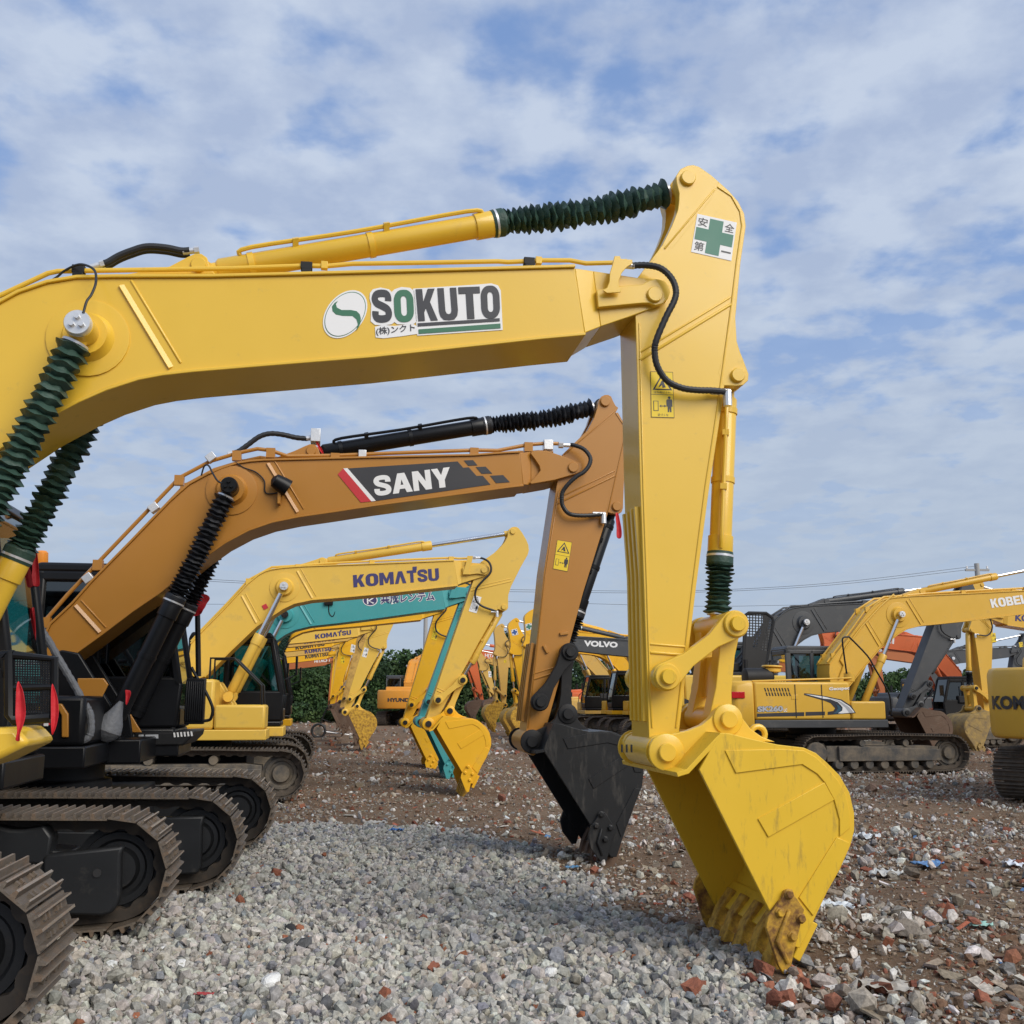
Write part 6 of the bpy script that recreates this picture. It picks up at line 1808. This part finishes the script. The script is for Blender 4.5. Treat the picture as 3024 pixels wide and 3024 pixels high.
def rear_view(label, C, heading, body, text, ink, v0, v1, w0, w1, **kw):
    """a machine seen from behind: local frame placed directly"""
    F_ = Frame(0.0, heading)
    e = excavator(label, 10.0, Vector((5.3, 3.95)), Vector((4.3, 1.04)), th=heading, body=body, uc=0.15, **kw)
    e['root'].location = C
    vs, fs = text_geo(text, .05)
    x0 = min(q.x for q in vs); x1 = max(q.x for q in vs); y0 = min(q.y for q in vs); y1 = max(q.y for q in vs)
    k = e['k']; uc = e['uc']
    b = B(); pts = []
    prof = [(-1.36, -2.0), (-1.34, -2.42), (-1.15, -2.62), (-.6, -2.76), (0, -2.8), (.6, -2.76), (1.15, -2.62), (1.34, -2.42), (1.36, -2.0)]
    for q in vs:
        v = v0 + (v1 - v0) * (q.x - x0) / (x1 - x0)
        u = np.interp(v, [p[0] for p in prof], [p[1] for p in prof])
        pts.append((uc + (u - .012) * k, v * k, (w0 + (w1 - w0) * (q.y - y0) / (y1 - y0)) * k))
    b.add(pts, fs); b.build('lettering', M[ink], e['counterweight'])
    return e
RV = rear_view('yellow excavator turned away at the right edge, big black letters on its counterweight', Vector((10.05, 16.9, 0)), 42, 'kobelco', 'KOMATSU', 'inkblack', 1.22, .02, 1.44, 1.65, group=RG, trackm='muddytrack')
HY = rear_view('amber orange excavator seen from behind in front of the trees, dark letters on its counterweight', Vector((-6.2, 62.5, 0)), 82, 'amber', 'HYUNDAI', 'inkblack', .62, -1.0, 1.40, 1.62, cab='vgrey', group='excavators parked in the yard')
# ------------------------------------------------------------------ trees, poles and wires at the back
def leaf_mat(name, a, b_):
    m = bpy.data.materials.new(name); m.use_nodes = True
    t = m.node_tree; p = t.nodes['Principled BSDF']; p.inputs['Roughness'].default_value = .7; p.inputs['Specular IOR Level'].default_value = .25
    g = t.nodes.new('ShaderNodeAttribute'); g.attribute_name = 'tint'
    t.links.new(g.outputs['Color'], p.inputs['Base Color'])
    return m
leaf = leaf_mat('dark_leaves', (.03, .06, .02), (.07, .11, .035))
bark = mat('bark', (.09, .07, .05), .9, var=.2)
def leaves(name, blobs, per, size, seed, cols, parent=None):
    """leaf-sized quads through the volume of many small clumps"""
    rs = np.random.RandomState(seed); V, Cc = [], []
    for c, rad in blobs:
        n = int(per * rad[0] * rad[2])
        d = rs.normal(size=(n, 3)); d /= np.linalg.norm(d, axis=1)[:, None]
        p = np.array(c) + d * np.array(rad) * rs.uniform(.35, 1.0, (n, 1)) ** .5
        Rm = rotm(n, rs)
        s = size * rs.uniform(.6, 1.4, n)
        q = np.array([[-1, -.55, 0], [1, -.55, 0], [1, .55, 0], [-1, .55, 0]], float)
        v = np.einsum('nij,kj->nki', Rm, q) * s[:, None, None] + p[:, None, :]
        col = np.array(cols)[rs.randint(0, len(cols))] * rs.uniform(.75, 1.3, (n, 1)) * rs.uniform(.85, 1.15)
        V.append(v.reshape(-1, 3)); Cc.append(np.repeat(col, 4, 0))
    V = np.concatenate(V); Cc = np.concatenate(Cc)
    F = np.arange(len(V)).reshape(-1, 4)
    me = bpy.data.meshes.new(name)
    me.vertices.add(len(V)); me.vertices.foreach_set('co', V.ravel().astype(np.float32))
    me.loops.add(F.size); me.loops.foreach_set('vertex_index', F.ravel().astype(np.int32))
    me.polygons.add(len(F)); me.polygons.foreach_set('loop_start', np.arange(0, F.size, 4, dtype=np.int32)); me.polygons.foreach_set('loop_total', np.full(len(F), 4, np.int32))
    at = me.color_attributes.new('tint', 'FLOAT_COLOR', 'POINT'); at.data.foreach_set('color', np.concatenate([Cc, np.ones((len(Cc), 1))], 1).ravel().astype(np.float32))
    me.update(); me.materials.append(leaf)
    o = bpy.data.objects.new(name, me); COL.objects.link(o)
    if parent: o.parent = parent
    return o
GREENS = [(.024, .050, .017), (.036, .072, .022), (.050, .092, .028), (.030, .058, .022), (.068, .110, .036)]
rt = random.Random(11)
def crown_blobs(h, w, rr, n):
    bl = []
    for i in range(n):
        t = rr.uniform(.18, 1.0)
        half = w * math.sqrt(max(.05, 1 - ((t - .5) / .56) ** 2))
        a = rr.uniform(0, 6.283); q = rr.uniform(.2, .85) * half
        r = rr.uniform(.45, .85) * w * .5
        bl.append(((q * math.cos(a), q * math.sin(a), h * t - r * .5), (r, r, r * rr.uniform(.6, .85))))
    return bl
def tree(px, ytop, Y, w, label, seed):
    top = at_depth(px, ytop, Y); h = top.z
    r = empty('tree', (top.x, Y, 0)); tag(r, label, 'tree', 'trees behind the yard')
    rr = random.Random(seed)
    b = B(); b.lathe((0, 0, -.1), (0, 0, h * .7), [(0, .2), (h * .3, .14), (h * .7, .05)], 8)
    for i in range(6):
        a = rr.uniform(0, 6.28); z = h * rr.uniform(.25, .5)
        b.tube([(0, 0, z), (w * .3 * math.cos(a), w * .3 * math.sin(a), z + h * .15), (w * .55 * math.cos(a), w * .55 * math.sin(a), z + h * .28)], .04, 5)
    b.build('trunk', bark, r)
    leaves('crown', crown_blobs(h, w, rr, 26), 480, .10, seed, GREENS, r)
tree(1228, 1916, 74, 1.7, 'rounded dark green tree standing right of the raised amber boom', 21)
tree(1292, 1925, 78, 1.8, 'dark green tree whose top shows beside the grey pole', 22)
tree(1172, 1922, 80, 1.6, 'dark green tree directly behind the amber excavator boom', 23)
tree(1345, 1938, 76, 1.5, 'dark green tree between the deep yellow and teal sticks', 24)
tree(1500, 1862, 84, 1.6, 'tall dark tree whose tip shows above the tan stick', 25)
# the rest of the wood reads as one mass
bl = []
for i in range(150):
    px = rt.uniform(560, 1900); Y = rt.uniform(72, 92)
    yt = 1975 + 25 * math.sin(px * .021) + rt.uniform(-25, 30)
    if px < 1080: yt = 1955 + rt.uniform(-15, 40)
    top = at_depth(px, yt, Y)
    for j in range(5):
        r = rt.uniform(.7, 1.4)
        bl.append(((top.x + rt.uniform(-1, 1), Y + rt.uniform(-1, 1), max(.4, top.z * (1 - j * .2) - r * .6)), (r, r, r * .75)))
for i in range(110):                       # undergrowth, lighter
    px = rt.uniform(560, 1950); Y = rt.uniform(69, 73)
    g = at_depth(px, 2060, Y); r = rt.uniform(.5, .9)
    bl.append(((g.x, Y, rt.uniform(.2, 1.1)), (r, r, r * .7)))
for i in range(190):                        # behind the right hand group
    px = rt.uniform(1900, 3300); Y = rt.uniform(80, 95); g = at_depth(px, 2060, Y); r = rt.uniform(.8, 1.5)
    bl.append(((g.x, Y, rt.uniform(.3, 3.3)), (r, r, r * .75)))
tag(leaves('woodland', bl, 380, .10, 31, GREENS), 'dark green wood and undergrowth along the far edge of the yard', kind='stuff')

def pole(px, ytop, Y, label, r=.14, arm=True):
    t = at_depth(px, ytop, Y)
    b = B(); b.lathe((0, 0, 0), (0, 0, t.z), [(0, r * 1.3), (t.z, r)], 14)
    if arm: b.box(-.7, .7, -.06, .06, t.z - .45, t.z - .33)
    o = b.build('utility_pole', M['concrete'], None); o.location = (t.x, Y, 0)
    if arm:
        i = B()
        for u in (-.6, .6): i.lathe((u, 0, t.z - .33), (u, 0, t.z - .15), [(0, .03), (.05, .06), (.1, .04), (.15, .06), (.18, .03)], 10)
        i.build('insulator', M['white'], o)
    tag(o, label, 'pole')
pole(2884, 1664, 60, 'grey concrete utility pole with a cross-arm behind the long yellow boom')
pole(1259, 1700, 66, 'plain grey pole rising behind the deep yellow stick', .12, False)
def wire(pts, Y, label):
    p = [at_depth(x, y, Y0) for (x, y), Y0 in zip(pts, Y)]
    b = B(); b.tube(p, .012, 5, 6)
    tag(b.build('power_line', M['rubber'], None), label, 'wire', 'overhead wires')
wire([(-400, 1640), (540, 1706), (1100, 1733), (1650, 1743), (2050, 1744), (2450, 1722), (2880, 1672)], [66] * 7, 'thin overhead wire, upper of the close pair, ending at the cross-arm pole')
wire([(-400, 1650), (540, 1712), (1100, 1739), (1650, 1749), (2050, 1749), (2450, 1728), (2880, 1680)], [66.6] * 7, 'thin overhead wire, lower of the close pair, ending at the cross-arm pole')
wire([(-400, 1760), (540, 1784), (1300, 1776), (1560, 1778), (2050, 1790), (2400, 1786), (3400, 1770)], [75] * 7, 'lowest thin overhead wire, running level across the yard')

# ------------------------------------------------------------------ small things: hand cart wheel, white van, ribbons, litter
g = ground_at(940, 2178); Y = g.y
r = empty('hand_cart', (g.x, Y, 0), R(8)); tag(r, 'small hand cart with one wheel and a long pole before the trees', 'cart')
b = B()
ring = [(math.cos(t) * .27, 0, .27 + math.sin(t) * .27) for t in [i * math.pi / 14 for i in range(29)]]
b.tube(ring, .05, 8); w = b.build('wheel', M['rubber'], r)
b = B(); b.lathe((0, -.05, .27), (0, .05, .27), [(0, .16), (.02, .17), (.08, .17), (.1, .16)], 18); b.build('hub', M['muddyframe'], w)
b = B(); b.tube([(0, .06, .27), (.5, .1, .2), (1.25, .1, .1)], .03, 8); b.build('pole', M['zinc'], r)
b = B(); b.tube([(0, .07, .27), (.12, .07, .75), (.3, .07, 1.15), (.45, .07, 1.45)], .03, 8); b.tube([(.12, .07, .75), (.5, .1, .6)], .025, 8); b.build('frame', M['dullblack'], r)
def car(px, py, Y, rz):
    p = at_depth(px, py, Y)
    r = empty('van', (p.x, Y, 0), R(rz)); tag(r, 'white van parked behind the rusty bucket of the dark boomed machine', 'van')
    prof = [(-2.1, .35), (2.1, .35), (2.15, .8), (2.0, 1.0), (1.35, 1.15), (.75, 1.72), (-1.8, 1.78), (-2.1, 1.6)]
    b = B(); b.prism(prof, -.85, .85); body = b.build('body', M['white'], r, bevel=.08)
    for s in (-1, 1):
        b = B(); b.prism([(.1, 1.1), (1.2, 1.1), (.68, 1.6), (.1, 1.62)], s * .852, s * .86); b.build('window', M['darkglass'], body)
        for u in (-1.3, 1.3):
            b = B(); b.lathe((u, s * .72, .32), (u, s * .88, .32), [(0, .3), (.02, .32), (.14, .32), (.16, .3)], 20); b.build('wheel', M['rubber'], r)
        b = B(); b.obox((2.1, s * .6, .8), (.05, 0, 0), (0, .16, 0), (0, 0, .08)); b.build('headlight', M['zinc'], body)
    b = B(); b.add([(1.34, -.7, 1.17), (1.34, .7, 1.17), (.80, .66, 1.69), (.80, -.66, 1.69)], [(0, 1, 2, 3)]); b.build('windscreen', M['darkglass'], body)
car(2866, 2060, 41, 190)
def ribbon(E, pts, widths, n, label, seed=1):
    rr = random.Random(seed); V = []
    P_ = [E['fr'].P(x, y, n) for x, y in pts]
    for i, p in enumerate(P_):
        a = rr.uniform(-.5, .5)
        for s in (-1, 0, 1): V.append(p + Vector((math.cos(a) * widths[i] * s, math.sin(a) * widths[i] * s + (.02 if s == 0 else 0), rr.uniform(-.01, .01))))
    F = []
    for i in range(len(P_) - 1):
        for j in range(2): F.append((i * 3 + j, i * 3 + j + 1, i * 3 + j + 4, i * 3 + j + 3))
    b = B(); M4 = Matrix.Translation(E['root'].location) @ Matrix.Rotation(E['fr'].rotz, 4, 'Z')
    b.add([M4 @ v for v in V], F)
    o = b.build('ribbon', M['redcloth'], None, angle=60)
    md = o.modifiers.new('thick', 'SOLIDIFY'); md.thickness = .006
    ss = o.modifiers.new('soft', 'SUBSURF'); ss.levels = 1; ss.render_levels = 2
    tag(o, label, 'ribbon', 'red ribbons tied to the machines')
ribbon(E1, z2([(148, 590), (160, 660), (168, 760), (170, 860), (160, 950), (150, 1010), (142, 1065)]), [.008, .020, .030, .028, .02, .008, .02], 1.30, 'long red ribbon hanging on the left of the mesh guard', 1)
ribbon(E1, z2([(428, 600), (440, 690), (448, 790), (446, 880), (438, 950), (425, 1020)]), [.006, .018, .022, .021, .016, .006], 1.30, 'long red ribbon hanging on the right of the mesh guard', 2)
ribbon(E1, z1([(288, 1030), (285, 1100), (290, 1180), (290, 1260), (290, 1335)]), [.012, .024, .028, .03, .034], -1.3, 'red ribbon hanging from the mirror at the top of the near cab', 3)
ribbon(E1, z1([(270, 1490), (272, 1590), (276, 1690), (280, 1800)]), [.012, .018, .018, .012], -1.2, 'narrow red ribbon low on the front pillar of the near cab', 4)
ribbon(E2, z1([(1600, 1390), (1620, 1420), (1600, 1460), (1570, 1500), (1590, 1530), (1550, 1560), (1520, 1580)]), [.10, .14, .11, .14, .10, .12, .04], -.55, 'bunched red ribbon bow beside the black boom cylinder top', 5)
ribbon(E2, z2([(1040, 655), (1048, 690), (1040, 730), (1030, 780)]), [.03, .035, .02, .01], .62, 'small red ribbon at the foot of the black boom cylinder', 6)
ribbon(E2, [(1822, 1512), (1824, 1535), (1829, 1560), (1828, 1590)], [.02, .025, .03, .035], .3, 'red ribbon tied below the hose end on the ochre stick', 7)
ribbon(E2, z4([(930, 325), (948, 355), (962, 385), (975, 410)]), [.015, .02, .02, .015], .12, 'short red ribbon at the rear end of the black arm cylinder', 8)

def lump(name, px, py, size, axes, colr, label, cat, seed, box=True, group=None):
    p = ground_at(px, py); bm = bmesh.new()
    rr = random.Random(seed)
    if box:
        bmesh.ops.create_cube(bm, size=2); bmesh.ops.subdivide_edges(bm, edges=bm.edges, cuts=2, use_grid_fill=True)
    else:
        bmesh.ops.create_icosphere(bm, subdivisions=2, radius=1)
    for v in bm.verts: v.co = Vector((v.co.x * axes[0], v.co.y * axes[1], v.co.z * axes[2])) * size * rr.uniform(.82, 1.08)
    me = bpy.data.meshes.new(name); bm.to_mesh(me); bm.free()
    me.materials.append(mat(name + '_surface_%d' % int(colr[0] * 1000), colr, .9, var=.25, scale=20, bump=.5, bump_scale=60))
    o = bpy.data.objects.new(name, me); COL.objects.link(o)
    o.location = (p.x, p.y, float(hgt(p.x, p.y)) + size * axes[2] * .75); o.rotation_euler = (rr.uniform(-.4, .4), rr.uniform(-.4, .4), rr.uniform(0, 6.28))
    tag(o, label, cat, group)
BR = (.25, .088, .05)
for i, (x, y, s, l) in enumerate([(822, 2578, .075, 'broken red brick on the gravel near the second track'), (2048, 2920, .085, 'red brick fragment on the gravel left of the yellow bucket tip'), (2320, 2945, .09, 'red brick lump below the yellow bucket tip at the bottom right'),
                                  (2255, 2868, .08, 'red brick pieces half buried under the yellow bucket teeth'), (1755, 2578, .06, 'orange red brick stub beside the black bucket tooth'), (1278, 2855, .05, 'small red brick chip alone on the grey gravel'),
                                  (2372, 2905, .07, 'dull red brick broken against the corner of the yellow bucket'), (2522, 2572, .06, 'bright orange brick chip in the rubble right of the yellow bucket')]):
    lump('brick_fragment', x, y, s * .8, (1.0, .62, .55), BR, l, 'brick', 40 + i, True, 'brick fragments lying on the ground')
for i, (x, y, s, l) in enumerate([(798, 2918, .065, 'large bright white stone near the bottom left of the gravel'), (405, 2868, .05, 'white stone nearest the bottom left track'), (535, 2855, .045, 'white stone left of a grey patch of gravel, near the first track'), (1622, 2870, .05, 'flat white stone right of centre on the gravel'),
                                  (1658, 2535, .06, 'white block lying left of the black bucket')]):
    lump('white_stone', x, y, s, (1.1, .8, .65), (.72, .72, .70), l, 'stone', 60 + i, False, 'white stones on the gravel')
for i, (x, y, s, l) in enumerate([(860, 2745, .05, 'dark charcoal lump on the gravel left of centre'), (838, 2800, .045, 'small black lump below the charcoal one on the gravel')]):
    lump('dark_stone', x, y, s, (1.1, .8, .6), (.03, .03, .032), l, 'stone', 70 + i, False)
def sheet(name, px, py, w, l, colr, rz, label, cat, seed, amp=.35):
    p = ground_at(px, py); rr = random.Random(seed); n, m = 13, 11; w *= .55; l *= .6
    V = []
    for j in range(m):
        for i in range(n):
            x = (i / (n - 1) - .5) * w; y = (j / (m - 1) - .5) * l
            k = rr.uniform(.72, 1.12); V.append((x * k + rr.uniform(-.04, .04) * w, y * rr.uniform(.72, 1.12) + rr.uniform(-.04, .04) * l, max(-.02, rr.gauss(.10, .20) * amp * min(w, l))))
    F = [(j * n + i, j * n + i + 1, (j + 1) * n + i + 1, (j + 1) * n + i) for j in range(m - 1) for i in range(n - 1)]
    b = B(); b.add(V, F, True)
    o = b.build(name, mat(name + '_plastic_%d' % seed, colr, .45, var=.2, scale=15), None, angle=70)
    o.location = (p.x, p.y, float(hgt(p.x, p.y)) + .035); o.rotation_euler = (0, 0, R(rz))
    md = o.modifiers.new('thick', 'SOLIDIFY'); md.thickness = .003
    ss = o.modifiers.new('soft', 'SUBSURF'); ss.levels = 1; ss.render_levels = 1
    tag(o, label, cat, 'scraps of sheet and packaging')
sheet('wrapper', 602, 2955, .20, .09, (.38, .05, .05), -8, 'crumpled red and brown wrapper on the gravel at the bottom left', 'wrapper', 81)
sheet('plastic_strap', 770, 2622, .28, .025, (.03, .07, .35), 12, 'thin blue plastic strap lying on the gravel', 'strap', 82, .8)
sheet('plastic_bag', 1170, 2462, .22, .3, (.03, .15, .42), 60, 'blue and grey plastic scrap at the edge of the gravel', 'plastic scrap', 83, .5)
sheet('plastic_sheet', 1110, 2432, .5, .25, (.42, .40, .36), 20, 'pale torn sheet at the far edge of the gravel', 'plastic sheet', 84, .5)
sheet('plastic_bag', 2550, 2480, .55, .45, (.60, .62, .62), 30, 'white crumpled plastic beside the back of the yellow bucket', 'plastic scrap', 85, .55)
sheet('plastic_bag', 2470, 2690, .5, .32, (.62, .66, .68), -20, 'pale blue white plastic behind the yellow bucket corner', 'plastic scrap', 86, .5)
sheet('plastic_bag', 2740, 2555, .55, .4, (.10, .22, .42), 15, 'blue torn plastic in the rubble right of the yellow bucket', 'plastic scrap', 87, .45)
sheet('plastic_bag', 2620, 2575, .6, .4, (.50, .50, .47), -30, 'grey white sheet crumpled left of the blue torn plastic', 'plastic sheet', 88, .5)
sheet('plastic_bag', 2895, 2735, .32, .2, (.28, .48, .42), 10, 'pale green packet in the rubble at the right', 'plastic scrap', 89, .4)
sheet('plastic_bag', 2995, 2555, .4, .3, (.62, .65, .70), 40, 'white and blue bag at the right edge of the rubble', 'plastic scrap', 90, .5)
sheet('plastic_bag', 2610, 2920, .55, .34, (.40, .37, .32), -15, 'beige crumpled sheet at the lower right of the bucket', 'plastic sheet', 91, .4)
sheet('plastic_bag', 1690, 2575, .3, .14, (.08, .20, .34), 25, 'blue scrap lying left of the black bucket tooth', 'plastic scrap', 92, .4)
